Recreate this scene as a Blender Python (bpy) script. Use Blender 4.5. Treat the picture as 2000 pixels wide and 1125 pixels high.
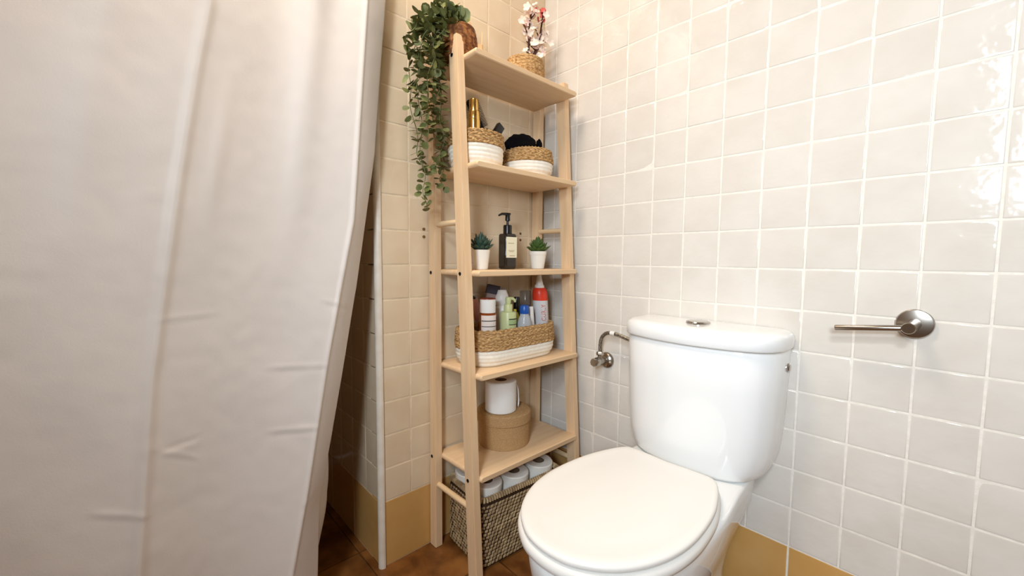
import bpy, bmesh, math, random
from math import pi, sin, cos, sqrt, radians
from mathutils import Vector, Matrix, noise

# ------------------------------------------------------------------ clear
for o in list(bpy.data.objects):
    bpy.data.objects.remove(o)
random.seed(7)
S = 0.1                       # everything below is modelled in tile pitches: one wall tile = 10 cm
sc = bpy.context.scene
C = sc.collection

# ------------------------------------------------------------------ camera
cam_d = bpy.data.cameras.new('camera')
cam = bpy.data.objects.new('camera', cam_d)
C.objects.link(cam)
sc.camera = cam
cam_d.sensor_fit = 'HORIZONTAL'
cam_d.sensor_width = 36.0
cam_d.lens = 801.64 / 2000 * 36.0
cam_d.clip_start = 0.02
Rr = Vector((0.73209301, -0.68115889, 0.00789908))
Ru = Vector((0.0420139, 0.05672313, 0.99750555))
Rf = Vector((0.67990783, 0.72993497, -0.07014475))
m = Matrix((Rr, Ru, -Rf)).transposed().to_4x4()
m.translation = Vector((-11.906, -9.450, 9.190)) * S
cam.matrix_world = m

# ------------------------------------------------------------------ world, lights, exposure
sc.view_settings.view_transform = 'Standard'
sc.view_settings.look = 'None'
sc.view_settings.gamma = 1.0
sc.view_settings.use_curve_mapping = False
sc.view_settings.exposure = 0.61
world = bpy.data.worlds.new('world')
sc.world = world
world.use_nodes = True
wn = world.node_tree.nodes['Background']
wn.inputs[0].default_value = (0.85, 0.92, 1.0, 1)
wn.inputs[1].default_value = 0.6


def area(name, loc, target, sx, sy, power, col, spread=180):
    d = bpy.data.lights.new(name, 'AREA')
    d.shape = 'RECTANGLE'
    d.size, d.size_y = sx * S, sy * S
    d.energy = power
    d.color = col
    d.spread = radians(spread)
    o = bpy.data.objects.new(name, d)
    C.objects.link(o)
    o.location = Vector(loc) * S
    o.rotation_euler = (Vector(target) - Vector(loc)).to_track_quat('-Z', 'Y').to_euler()
    return o


# daylight through the window in the wall opposite the toilet, and the warm ceiling lamp
area('window_daylight_lower', (-20.6, -13.0, 13.0), (0, -6.0, 8.0), 3.8, 2.5, 7.6, (0.74, 0.875, 1.0), 112)
area('window_daylight_middle', (-20.6, -13.0, 16.85), (0, -6.0, 8.0), 3.8, 4.7, 3.0, (0.82, 0.92, 1.0), 112)
area('window_daylight_upper', (-20.6, -13.0, 20.4), (0, -6.0, 8.0), 3.8, 1.8, 5.2, (0.82, 0.92, 1.0), 112)
area('ceiling_lamp', (-9.5, -1.9, 23.6), (-9.5, -1.9, 0), 4, 4, 12, (1.0, 0.85, 0.69))


# ------------------------------------------------------------------ materials
def lin(r, g, b):
    f = lambda c: (c / 255 / 12.92) if c <= 10 else ((c / 255 + 0.055) / 1.055) ** 2.4
    return (f(r), f(g), f(b), 1)


def mat(name, col, rough=0.5, metal=0.0, spec=0.5, col2=None, nscale=20.0, stretch=(1, 1, 1), bump=0.0,
        bscale=None, coat=0.0, trans=0.0, alpha=1.0, rnd=0.0, sss=0.0, ior=1.45, detail=4.0, sheen=0.0, lo=0.35, hi=0.65,
        perobj=False, bdist=0.002, bdetail=3.0):
    M = bpy.data.materials.new(name)
    M.use_nodes = True
    nt = M.node_tree
    N, L = nt.nodes, nt.links
    b = N['Principled BSDF']
    b.inputs['Base Color'].default_value = col
    b.inputs['Roughness'].default_value = rough
    b.inputs['Metallic'].default_value = metal
    b.inputs['Specular IOR Level'].default_value = spec
    b.inputs['Coat Weight'].default_value = coat
    b.inputs['Coat Roughness'].default_value = 0.05
    b.inputs['Transmission Weight'].default_value = trans
    b.inputs['Alpha'].default_value = alpha
    b.inputs['IOR'].default_value = ior
    b.inputs['Sheen Weight'].default_value = sheen
    if sss:
        b.inputs['Subsurface Weight'].default_value = sss
        b.inputs['Subsurface Radius'].default_value = (0.006, 0.004, 0.003)
    vec = None
    if col2 is not None or bump or rnd:
        tc = N.new('ShaderNodeTexCoord')
        mp = N.new('ShaderNodeMapping')
        mp.inputs['Scale'].default_value = stretch
        L.new(tc.outputs['Object'], mp.inputs['Vector'])
        vec = mp.outputs['Vector']
        if perobj:
            oi = N.new('ShaderNodeObjectInfo')
            mul = N.new('ShaderNodeVectorMath')
            mul.operation = 'SCALE'
            mul.inputs[0].default_value = (3.1, 7.7, 5.3)
            L.new(oi.outputs['Random'], mul.inputs['Scale'])
            L.new(mul.outputs[0], mp.inputs['Location'])
    src = None
    if col2 is not None:
        nz = N.new('ShaderNodeTexNoise')
        nz.inputs['Scale'].default_value = nscale
        nz.inputs['Detail'].default_value = detail
        L.new(vec, nz.inputs['Vector'])
        rp = N.new('ShaderNodeValToRGB')
        rp.color_ramp.elements[0].position = lo
        rp.color_ramp.elements[1].position = hi
        rp.color_ramp.elements[0].color = col
        rp.color_ramp.elements[1].color = col2
        L.new(nz.outputs['Fac'], rp.inputs['Fac'])
        src = rp.outputs['Color']
        L.new(src, b.inputs['Base Color'])
    if rnd:
        oi = N.new('ShaderNodeObjectInfo')
        hs = N.new('ShaderNodeHueSaturation')
        mr = N.new('ShaderNodeMapRange')
        mr.inputs['To Min'].default_value = 1 - rnd
        mr.inputs['To Max'].default_value = 1 + rnd
        L.new(oi.outputs['Random'], mr.inputs['Value'])
        L.new(mr.outputs[0], hs.inputs['Value'])
        if src:
            L.new(src, hs.inputs['Color'])
        else:
            hs.inputs['Color'].default_value = col
        L.new(hs.outputs['Color'], b.inputs['Base Color'])
    if bump:
        n2 = N.new('ShaderNodeTexNoise')
        n2.inputs['Scale'].default_value = bscale or nscale
        n2.inputs['Detail'].default_value = bdetail
        L.new(vec, n2.inputs['Vector'])
        bp = N.new('ShaderNodeBump')
        bp.inputs['Strength'].default_value = bump
        bp.inputs['Distance'].default_value = bdist
        L.new(n2.outputs['Fac'], bp.inputs['Height'])
        L.new(bp.outputs['Normal'], b.inputs['Normal'])
    return M


TILE_W = mat('white_tile', lin(214, 206, 195), rough=0.08, spec=0.5, col2=lin(220, 213, 203), nscale=9, bump=0.55, bscale=30,
             rnd=0.012, perobj=True, bdist=0.0022, bdetail=2.2)
TILE_B = mat('warm_lit_tile', lin(222, 199, 167), rough=0.12, spec=0.5, col2=lin(227, 207, 177), nscale=9, bump=0.35, bscale=20,
             rnd=0.012, perobj=True, bdist=0.002, bdetail=1.5)  # right wall's tile again, with the corner's warm light put into the colour
PLINTH = mat('ochre_tile', lin(199, 151, 85), rough=0.25, spec=0.45, col2=lin(207, 162, 99), nscale=7, bump=0.15, bscale=18, rnd=0.02, perobj=True)
GROUT = mat('grout', lin(238, 231, 220), rough=0.9, spec=0.2, col2=lin(228, 220, 207), nscale=60, bump=0.3, bscale=250)
GROUT_B = mat('warm_lit_grout', lin(238, 220, 192), rough=0.9, spec=0.2, col2=lin(228, 208, 178), nscale=60, bump=0.3, bscale=250)  # same grout as the right wall, warm light mixed into its colour
FLOOR = mat('terracotta_tile', lin(92, 54, 22), rough=0.35, spec=0.4, col2=lin(146, 96, 48), nscale=11, bump=0.25, bscale=45, rnd=0.06,
            perobj=True, detail=7)
FGROUT = mat('floor_grout', lin(140, 102, 64), rough=0.9, spec=0.2, col2=lin(118, 84, 52), nscale=90)
PLASTER = mat('plaster', lin(158, 138, 112), rough=0.9, spec=0.2, col2=lin(150, 130, 104), nscale=14)
TRIM = mat('white_trim', lin(236, 228, 214), rough=0.35, spec=0.5, col2=lin(226, 214, 196), nscale=25)
WOOD_V = mat('birch_upright', lin(222, 184, 142), rough=0.45, spec=0.35, col2=lin(236, 206, 168), nscale=9, stretch=(7, 7, 0.5),
             bump=0.12, bscale=30, detail=6, rnd=0.02, perobj=True, lo=0.2, hi=0.8)
WOOD_H = mat('birch_shelf', lin(218, 180, 138), rough=0.45, spec=0.35, col2=lin(233, 203, 164), nscale=9, stretch=(0.5, 8, 8),
             bump=0.12, bscale=30, detail=6, rnd=0.02, perobj=True, lo=0.2, hi=0.8)
WOOD_R = mat('birch_dowel', lin(224, 190, 144), rough=0.45, spec=0.35, col2=lin(236, 208, 168), nscale=9, stretch=(8, 0.5, 8), detail=6)
SCREW = mat('black_screw', lin(20, 18, 18), rough=0.4, metal=0.6)
CERAMIC = mat('ceramic', lin(240, 240, 238), rough=0.06, spec=0.55, coat=0.3)
SEATM = mat('seat_plastic', lin(238, 235, 229), rough=0.22, spec=0.45)
CHROME = mat('chrome', lin(190, 186, 180), rough=0.12, metal=1.0)
BRUSHED = mat('brushed_steel', lin(176, 168, 158), rough=0.24, metal=1.0)
HOSE = mat('braided_hose', lin(120, 114, 102), rough=0.35, metal=0.8, col2=lin(165, 158, 145), nscale=160, lo=0.45, hi=0.55)
PAPER = mat('tissue_paper', lin(244, 241, 236), rough=0.95, spec=0.1, bump=0.2, bscale=120)
WRAP = mat('wrapped_tissue', lin(240, 235, 226), rough=0.3, spec=0.5, bump=0.6, bscale=26, bdist=0.004)
CARD = mat('cardboard', lin(120, 96, 72), rough=0.9)
COTTON = mat('cotton_rope', lin(246, 240, 228), rough=0.95, spec=0.1, col2=lin(240, 232, 216), nscale=90, bump=0.15, bscale=300)
GRASS = mat('seagrass', lin(146, 106, 62), rough=0.8, spec=0.2, col2=lin(212, 174, 122), nscale=120, stretch=(1, 1, 3.0), bump=0.5, bscale=260,
            detail=5)
JUTE = mat('jute_rope', lin(174, 136, 92), rough=0.95, spec=0.1, col2=lin(202, 166, 120), nscale=260, stretch=(1, 1, 3), bump=0.6, bscale=150)
WEAVE = mat('woven_strip', lin(150, 122, 88), rough=0.6, spec=0.3, col2=lin(196, 170, 130), nscale=40)
DARKW = mat('dark_cane', lin(46, 30, 16), rough=0.7, spec=0.3, col2=lin(64, 44, 26), nscale=60)
TOPB = mat('dark_wicker', lin(92, 52, 24), rough=0.7, spec=0.3, col2=lin(170, 112, 62), nscale=90, bump=0.8, bscale=120, lo=0.4, hi=0.7)
LEAF = mat('eucalyptus_leaf', lin(84, 90, 46), rough=0.55, spec=0.35, col2=lin(118, 120, 72), nscale=30, rnd=0.25)
LEAF2 = mat('eucalyptus_leaf_pale', lin(132, 140, 92), rough=0.55, spec=0.35, col2=lin(150, 156, 110), nscale=30, rnd=0.2)
STEM = mat('pale_stem', lin(112, 116, 72), rough=0.7)
SUCC1 = mat('blue_succulent', lin(38, 62, 50), rough=0.5, col2=lin(62, 88, 72), nscale=40)
SUCC2 = mat('green_succulent', lin(52, 78, 28), rough=0.5, col2=lin(82, 108, 46), nscale=40)
SOIL = mat('dark_soil', lin(34, 26, 20), rough=0.95)
WHITEP = mat('white_pot', lin(244, 238, 226), rough=0.4, spec=0.4)
BLACKP = mat('black_plastic', lin(16, 14, 13), rough=0.28)
BROWNB = mat('brown_bottle', lin(40, 30, 20), rough=0.16, spec=0.5, coat=0.2)
LABEL = mat('cream_label', lin(246, 237, 206), rough=0.6)
INK = mat('label_ink', lin(168, 158, 122), rough=0.7)
INKD = mat('dark_ink', lin(34, 32, 30), rough=0.6)
GOLD = mat('gold_metal', lin(232, 192, 112), rough=0.2, metal=1.0)
BLACKC = mat('black_cloth', lin(14, 12, 14), rough=0.95, spec=0.1, bump=0.6, bscale=60)
AMBER = mat('amber_plastic', lin(142, 68, 28), rough=0.2, spec=0.5)
REDCAP = mat('red_brown_lid', lin(150, 62, 34), rough=0.35)
WHITEPL = mat('white_plastic', lin(240, 236, 230), rough=0.35)
GREENPL = mat('pale_green_plastic', lin(202, 206, 150), rough=0.35)
GREENLB = mat('green_label', lin(170, 190, 132), rough=0.45)
BLUEPL = mat('blue_plastic', lin(30, 84, 168), rough=0.3)
CLEAR = mat('clear_plastic', lin(214, 214, 216), rough=0.12, trans=0.35, ior=1.3)
TINT = mat('smoky_plastic', lin(96, 92, 88), rough=0.12, alpha=0.42)
YELLOW = mat('yellow_plastic', lin(196, 172, 40), rough=0.35)
CORAL = mat('coral_red', lin(222, 62, 36), rough=0.35)
GREYCAN = mat('grey_white_can', lin(216, 212, 212), rough=0.35)
CORALINK = mat('coral_ink', lin(214, 96, 70), rough=0.4)
PINK = mat('dusty_pink', lin(214, 158, 146), rough=0.6)
CARTON = mat('mauve_grey_carton', lin(150, 130, 128), rough=0.5)
CARTOND = mat('dark_carton', lin(52, 44, 58), rough=0.5)
BLOSSOM = mat('white_blossom', lin(244, 226, 212), rough=0.8)
BLUSH = mat('blush_blossom', lin(240, 204, 190), rough=0.8)
PINKB = mat('pink_blossom', lin(206, 92, 84), rough=0.8)
TWIG = mat('dark_twig', lin(66, 38, 24), rough=0.85)
REED = mat('pale_reed', lin(226, 188, 140), rough=0.8)
GLASSW = mat('window_glass', lin(250, 252, 255), rough=0.0, trans=1.0, ior=1.02)
FRAME = mat('window_frame', lin(240, 238, 234), rough=0.4)


def curtain_material():
    M = bpy.data.materials.new('curtain_fabric')
    M.use_nodes = True
    nt = M.node_tree
    N, L = nt.nodes, nt.links
    b = N['Principled BSDF']
    b.inputs['Base Color'].default_value = lin(236, 228, 221)
    b.inputs['Roughness'].default_value = 0.42
    b.inputs['Specular IOR Level'].default_value = 0.35
    tc = N.new('ShaderNodeTexCoord')
    n1 = N.new('ShaderNodeTexNoise')
    n1.inputs['Scale'].default_value = 420
    n1.inputs['Detail'].default_value = 2
    n2 = N.new('ShaderNodeTexNoise')
    n2.inputs['Scale'].default_value = 22
    n2.inputs['Detail'].default_value = 3
    L.new(tc.outputs['Object'], n1.inputs['Vector'])
    L.new(tc.outputs['Object'], n2.inputs['Vector'])
    b1 = N.new('ShaderNodeBump')
    b1.inputs['Strength'].default_value = 0.22
    b1.inputs['Distance'].default_value = 0.0006
    L.new(n1.outputs['Fac'], b1.inputs['Height'])
    b2 = N.new('ShaderNodeBump')
    b2.inputs['Strength'].default_value = 0.16
    b2.inputs['Distance'].default_value = 0.004
    L.new(n2.outputs['Fac'], b2.inputs['Height'])
    L.new(b1.outputs['Normal'], b2.inputs['Normal'])
    L.new(b2.outputs['Normal'], b.inputs['Normal'])
    tr = N.new('ShaderNodeBsdfTranslucent')
    tr.inputs['Color'].default_value = lin(236, 226, 214)
    mx = N.new('ShaderNodeMixShader')
    mx.inputs['Fac'].default_value = 0.12
    out = N['Material Output']
    L.new(b.outputs[0], mx.inputs[1])
    L.new(tr.outputs[0], mx.inputs[2])
    L.new(mx.outputs[0], out.inputs['Surface'])
    return M


CURTAIN = curtain_material()

# ------------------------------------------------------------------ mesh helpers
ROOT = {}                      # world location (tile units) of every root, used to keep meshes local


class B:
    """collects shapes in one bmesh, in tile units"""

    def __init__(self):
        self.bm = bmesh.new()

    def face(self, vs):
        try:
            return self.bm.faces.new(vs)
        except ValueError:
            return None

    def box(self, c, d, rot=None, bev=0.0, seg=2):
        t = bmesh.new()
        bmesh.ops.create_cube(t, size=1.0)
        for v in t.verts:
            v.co = Vector((v.co.x * d[0], v.co.y * d[1], v.co.z * d[2]))
        if bev:
            bmesh.ops.bevel(t, geom=list(t.edges), offset=bev, segments=seg, affect='EDGES', profile=0.5)
        M = Matrix.Translation(Vector(c))
        if rot is not None:
            M = M @ (rot if isinstance(rot, Matrix) else Matrix.Rotation(rot, 4, 'Z'))
        self.merge(t, M)
        return self

    def merge(self, t, M=None):
        mp = {}
        for v in t.verts:
            mp[v] = self.bm.verts.new(M @ v.co if M is not None else v.co)
        for f in t.faces:
            self.face([mp[v] for v in f.verts])
        t.free()

    def hexa(self, pts):
        """8 corners: bottom ring 4, top ring 4"""
        v = [self.bm.verts.new(Vector(p)) for p in pts]
        for q in ((3, 2, 1, 0), (4, 5, 6, 7), (0, 1, 5, 4), (1, 2, 6, 5), (2, 3, 7, 6), (3, 0, 4, 7)):
            self.face([v[i] for i in q])
        return self

    def loft(self, rings, cap0=True, cap1=True, closed=True):
        R = [[self.bm.verts.new(Vector(p)) for p in r] for r in rings]
        n = len(R[0])
        for a, b in zip(R, R[1:]):
            for i in range(n if closed else n - 1):
                j = (i + 1) % n
                self.face([a[i], a[j], b[j], b[i]])
        if cap0:
            self.face(list(reversed(R[0])))
        if cap1:
            self.face(R[-1])
        return self

    def lathe(self, prof, n=32, o=(0, 0, 0), axis=(0, 0, 1), cap0=True, cap1=True):
        ax = Vector(axis).normalized()
        u = ax.orthogonal().normalized()
        if abs(ax.z) > 0.99:
            u = Vector((1, 0, 0))
        w = ax.cross(u)
        o = Vector(o)
        rings = [[o + ax * z + (u * cos(2 * pi * k / n) + w * sin(2 * pi * k / n)) * max(r, 1e-4) for k in range(n)] for r, z in prof]
        return self.loft(rings, cap0, cap1)

    def tube(self, pts, r, n=8, caps=True):
        pts = [Vector(p) for p in pts]
        rr = r if isinstance(r, (list, tuple)) else [r] * len(pts)
        t0 = (pts[1] - pts[0]).normalized()
        u = t0.orthogonal().normalized()
        rings = []
        for i, p in enumerate(pts):
            t = (pts[min(i + 1, len(pts) - 1)] - pts[max(i - 1, 0)]).normalized()
            u = (u - t * u.dot(t)).normalized()
            w = t.cross(u)
            rings.append([p + (u * cos(2 * pi * k / n) + w * sin(2 * pi * k / n)) * rr[i] for k in range(n)])
        return self.loft(rings, caps, caps)

    def mesh(self, name, off=(0, 0, 0), ang=35, smooth=True):
        bm = self.bm
        bmesh.ops.recalc_face_normals(bm, faces=bm.faces)
        off = Vector(off)
        for v in bm.verts:
            v.co = (v.co - off) * S
        me = bpy.data.meshes.new(name)
        bm.to_mesh(me)
        bm.free()
        if smooth:
            me.polygons.foreach_set('use_smooth', [True] * len(me.polygons))
            me.set_sharp_from_angle(angle=radians(ang))
        return me

    def build(self, name, material, parent=None, ang=35, smooth=True, at=None):
        if parent is not None:
            at = ROOT[parent.name]
        elif at is None:
            at = (0, 0, 0)
        me = self.mesh(name, at, ang, smooth)
        me.materials.append(material)
        o = bpy.data.objects.new(name, me)
        C.objects.link(o)
        ROOT[o.name] = Vector(at)
        if parent is not None:
            o.parent = parent
        else:
            o.location = Vector(at) * S
        return o


def thing(name, label, cat, loc, group=None):
    o = bpy.data.objects.new(name, None)
    o.empty_display_size = 0.02
    C.objects.link(o)
    o.location = Vector(loc) * S
    ROOT[o.name] = Vector(loc)
    return tag(o, label, cat, group)


def tag(o, label, cat, group=None):
    o['label'] = label
    o['category'] = cat
    if group:
        o['group'] = group
    return o


def struct(o):
    o['kind'] = 'structure'
    return o


def inst(me, name, loc, parent, rot=None, scale=None):
    """an object sharing mesh data, loc in tile units, world"""
    o = bpy.data.objects.new(name, me)
    C.objects.link(o)
    o.parent = parent
    o.location = (Vector(loc) - ROOT[parent.name]) * S
    if rot is not None:
        o.rotation_euler = rot
    if scale is not None:
        o.scale = scale
    ROOT[o.name] = Vector(loc)
    return o


def rrect(cx, cy, hx, hy, r, n=8):
    """rounded rectangle outline, counter-clockwise, 4*(n+1) points plus straight subdivisions"""
    r = min(r, hx, hy)
    out = []
    for k, (sx, sy) in enumerate(((1, 1), (-1, 1), (-1, -1), (1, -1))):
        for i in range(n + 1):
            a = pi / 2 * (k + i / n)
            out.append((cx + sx * (hx - r) + r * cos(a), cy + sy * (hy - r) + r * sin(a)))
    return out


def resample(poly, n):
    L = [0.0]
    P = poly + [poly[0]]
    for a, b in zip(P, P[1:]):
        L.append(L[-1] + math.hypot(b[0] - a[0], b[1] - a[1]))
    out = []
    j = 0
    for k in range(n):
        s = L[-1] * k / n
        while L[j + 1] < s:
            j += 1
        t = (s - L[j]) / max(L[j + 1] - L[j], 1e-9)
        out.append((P[j][0] + (P[j + 1][0] - P[j][0]) * t, P[j][1] + (P[j + 1][1] - P[j][1]) * t))
    return out


def normals2(poly):
    n = len(poly)
    out = []
    for i in range(n):
        a, b = poly[i - 1], poly[(i + 1) % n]
        d = (b[0] - a[0], b[1] - a[1])
        l = math.hypot(*d) or 1
        out.append((d[1] / l, -d[0] / l))
    return out


def interp(tab, x):
    if x <= tab[0][0]:
        return tab[0][1]
    for (a, va), (b, vb) in zip(tab, tab[1:]):
        if x <= b:
            return va + (vb - va) * (x - a) / (b - a)
    return tab[-1][1]


# ------------------------------------------------------------------ room shell
YB = 1.6          # wall behind the shelf unit
XA = -6.8         # return of that wall, into the shower
b = B(); b.box((-7, -4.0, -0.56), (28, 27, 1.0)); FLO = struct(b.build('floor', FGROUT, smooth=False))
b = B(); b.box((-9, -4.0, 24.5), (24, 27, 1.0)); struct(b.build('ceiling', PLASTER, smooth=False))
b = B(); b.box((0.509, -4.0, 12), (1.0, 27, 24)); WR = struct(b.build('wall_right', GROUT, smooth=False))
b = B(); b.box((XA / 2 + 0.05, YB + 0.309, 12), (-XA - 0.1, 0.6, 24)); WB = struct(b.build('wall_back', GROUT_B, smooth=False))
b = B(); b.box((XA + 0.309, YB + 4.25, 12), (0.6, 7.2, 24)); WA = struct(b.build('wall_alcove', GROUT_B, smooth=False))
b = B(); b.box((-13.5, 9.7, 12), (15.5, 0.6, 24)); struct(b.build('wall_shower', PLASTER, smooth=False))
b = B(); b.box((-9, -17.3, 12), (24, 0.6, 24)); struct(b.build('wall_rear', PLASTER, smooth=False))
# left wall with the window opening
WY0, WY1, WZ0, WZ1 = -15.0, -11.0, 11.6, 21.5
b = B()
b.box((-20.6, (-17 + WY0) / 2, 12), (1.2, WY0 + 17, 24))
b.box((-20.6, (WY1 + 9.5) / 2, 12), (1.2, 9.5 - WY1, 24))
b.box((-20.6, (WY0 + WY1) / 2, WZ0 / 2), (1.2, WY1 - WY0, WZ0))
b.box((-20.6, (WY0 + WY1) / 2, (24 + WZ1) / 2), (1.2, WY1 - WY0, 24 - WZ1))
struct(b.build('wall_left', PLASTER, smooth=False))
b = B()
for yy in (WY0 + 0.15, WY1 - 0.15):
    b.box((-20.3, yy, (WZ0 + WZ1) / 2), (0.3, 0.3, WZ1 - WZ0), bev=0.03)
for zz in (WZ0 + 0.15, WZ1 - 0.15, 14.35, 19.35):
    b.box((-20.3, (WY0 + WY1) / 2, zz), (0.3, WY1 - WY0, 0.3), bev=0.03)
struct(b.build('window_1', FRAME))


def tile_mesh(name, w, h, material, ch=0.018, drop=0.007, depth=0.1):
    """tile in local XY, face at z=0 looking to +z, centred"""
    bm = bmesh.new()
    rings = []
    for ins, z in ((ch + 0.03, 0.0), (ch, -0.0008), (ch * 0.35, -drop * 0.35), (0.0, -drop), (0.0, -depth)):
        x, y = w / 2 - ins, h / 2 - ins
        rings.append([bm.verts.new((sx * x * S, sy * y * S, z * S)) for sx, sy in ((1, 1), (-1, 1), (-1, -1), (1, -1))])
    bm.faces.new(rings[0])
    for a, c in zip(rings, rings[1:]):
        for i in range(4):
            j = (i + 1) % 4
            bm.faces.new((a[i], c[i], c[j], a[j]))
    bmesh.ops.recalc_face_normals(bm, faces=bm.faces)
    me = bpy.data.meshes.new(name)
    bm.to_mesh(me)
    bm.free()
    me.polygons.foreach_set('use_smooth', [True] * len(me.polygons))
    me.set_sharp_from_angle(angle=radians(50))
    me.materials.append(material)
    return me


GAP = 0.042
rt = random.Random(3)
_tm = {}


def lay(parent, origin, eu, ev, nrm, us, vs, material, name='tile', jit=0.35):
    """tiles between the cut lines us (along eu) and vs (along ev) of a plane"""
    eu, ev, nrm = Vector(eu), Vector(ev), Vector(nrm)
    R = Matrix((eu, ev, nrm)).transposed()
    for u0, u1 in zip(us, us[1:]):
        for v0, v1 in zip(vs, vs[1:]):
            w, h = abs(u1 - u0) - GAP, abs(v1 - v0) - GAP
            key = (round(w, 2), round(h, 2), material.name)
            if key not in _tm:
                _tm[key] = tile_mesh(name, w, h, material)
            c = Vector(origin) + eu * (u0 + u1) / 2 + ev * (v0 + v1) / 2 + nrm * rt.uniform(-0.002, 0.004)
            e = Matrix.Rotation(radians(rt.gauss(0, jit)), 3, 'X') @ Matrix.Rotation(radians(rt.gauss(0, jit)), 3, 'Y')
            inst(_tm[key], name, c, parent, rot=(R @ e).to_euler())


rows = list(range(2, 21))
# right wall: local u runs along -y (from the corner at y = 1.6)
lay(WR, (0, 0, 0), (0, -1, 0), (0, 0, 1), (-1, 0, 0), [-1.6] + list(range(-1, 14)), rows, TILE_W)
lay(WR, (0, 0, 0), (0, -1, 0), (0, 0, 1), (-1, 0, 0), [-1.6, -1, 1, 3, 5, 7, 9, 11, 13], [0, 2], PLINTH, 'plinth_tile', 0.15)
# wall behind the shelf
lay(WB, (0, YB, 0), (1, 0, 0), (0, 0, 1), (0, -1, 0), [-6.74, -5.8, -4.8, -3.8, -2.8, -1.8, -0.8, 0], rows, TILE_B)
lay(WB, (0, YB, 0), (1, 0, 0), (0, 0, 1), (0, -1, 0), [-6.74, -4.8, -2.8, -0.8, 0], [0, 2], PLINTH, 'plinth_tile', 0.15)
# return into the shower
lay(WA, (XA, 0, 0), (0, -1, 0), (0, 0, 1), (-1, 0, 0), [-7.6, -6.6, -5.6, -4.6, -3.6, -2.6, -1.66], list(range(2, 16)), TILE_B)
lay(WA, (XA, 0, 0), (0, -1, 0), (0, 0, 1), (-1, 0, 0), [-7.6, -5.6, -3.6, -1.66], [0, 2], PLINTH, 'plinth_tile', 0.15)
# floor tiles, 30 cm
lay(FLO, (0, 0, 0), (1, 0, 0), (0, 1, 0), (0, 0, 1), [-13.03, -10.03, -7.03, -4.03, -1.03, 0], [-6.3, -3.3, -0.3, 2.7, 5.7, 8.7], FLOOR, 'floor_tile', 0.08)
# white arris trim on the outer corner
b = B()
prof = [(-6.86, 1.70)] + [(-6.74 - 0.13 * cos(a), 1.66 - 0.13 * sin(a)) for a in [i * pi / 2 / 8 for i in range(9)]] + [(-6.70, 1.54), (-6.70, 1.72)]
b.loft([[(x, y, z) for x, y in prof] for z in (0, 20)])
struct(b.build('trim_1', TRIM))
# holes drilled in the tiles: old screw plugs
for hx, hz in ((-1.22, 10.14), (-1.22, 9.9), (-5.31, 10.08), (-5.31, 9.85)):
    b = B(); b.lathe([(0.045, 0), (0.045, 0.02), (0.03, 0.03), (0.0, 0.03)], 10, (hx, YB - 0.005, hz), (0, -1, 0))
    o = b.build('wall_plug', mat('plug_%d' % len(bpy.data.materials), lin(120, 84, 52), rough=0.8), WB)

# ------------------------------------------------------------------ shower curtain
EDGE = [(0.3, -8.80), (1.25, -8.76), (3.09, -8.68), (4.63, -8.36), (8.45, -7.64), (11.9, -7.10), (15.8, -6.74), (20.6, -6.35)]
CR1 = [(0.3, -9.65), (1.8, -9.45), (3.7, -9.07), (6.8, -8.54), (10.1, -7.86), (15.4, -7.43), (20.6, -7.05)]
CR2 = [(0.3, -12.3), (3.2, -12.03), (6.8, -11.71), (10.65, -11.15), (12.8, -10.8), (14.1, -10.56), (20.6, -10.0)]
HC = [  # horizontal packaging creases: x0, z0, x1, z1, amplitude
    (-9.75, 6.72, -8.52, 6.64, 0.0147), (-9.78, 5.27, -8.75, 5.18, 0.0168), (-12.6, 4.64, -11.85, 4.3, 0.0168),
    (-11.72, 5.52, -11.05, 5.1, 0.0126), (-11.7, 5.45, -11.0, 5.5, -0.0126), (-8.6, 8.2, -7.9, 8.0, 0.0126),
    (-12.0, 10.2, -11.1, 10.45, 0.0105), (-9.2, 3.4, -8.8, 3.6, 0.0084), (-11.6, 8.0, -10.6, 8.05, 0.0084)]


def curtain_y(x, z, e, c1, c2):
    # front fold c1 nearest to the room, then a long soft bay to c2, then on to the left
    y = 0.95
    if x > c1:
        t = (x - c1) / max(e - c1, 1e-3)
        y = 0.62 + 0.42 * t ** 1.2
    elif x > c2:
        t = (c1 - x) / (c1 - c2)
        y = 0.62 + 0.30 * sin(pi * t) ** 1.0 + 0.06 * t
    else:
        t = (c2 - x)
        y = 0.68 + 0.22 * (1 - cos(t * 1.15)) / 2 - 0.02 * t
    # crease ridge at c2
    y -= 0.07 * math.exp(-((x - c2) / 0.10) ** 2)
    y -= 0.035 * math.exp(-((x - c1) / 0.05) ** 2)
    # extra soft folds that die out downwards
    f = max(0.0, min(1.0, (z - 8.5) / 7))
    y -= f * 0.20 * math.exp(-((x - (c1 + (c2 - c1) * 0.36)) / 0.30) ** 2)
    y += f * 0.06 * math.exp(-((x - (c1 + (c2 - c1) * 0.60)) / 0.35) ** 2)
    y -= f * 0.10 * math.exp(-((x - (c2 - 1.3)) / 0.35) ** 2)
    # bulge right of c2 (soft dent below the top fold)
    y -= 0.05 * math.exp(-((x - (c2 + 0.55)) / 0.16) ** 2 - ((z - 11.2) / 1.3) ** 2)
    for x0, z0, x1, z1, a in HC:
        t = (x - x0) / (x1 - x0)
        if -0.1 < t < 1.1:
            zz = z0 + (z1 - z0) * t
            d = (z - zz) / 0.055
            if abs(d) < 4:
                env = max(0.0, min(1.0, (t + 0.1) / 0.3, (1.1 - t) / 0.25))
                y -= a * 0.75 * env * (math.exp(-d * d) - 0.45 * math.exp(-(d + 2.2) ** 2))
    y += 0.025 * noise.noise(Vector((x * 0.9, z * 0.55, 3.0))) + 0.006 * noise.noise(Vector((x * 3.5, z * 3.0, 9.0)))
    return y


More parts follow.
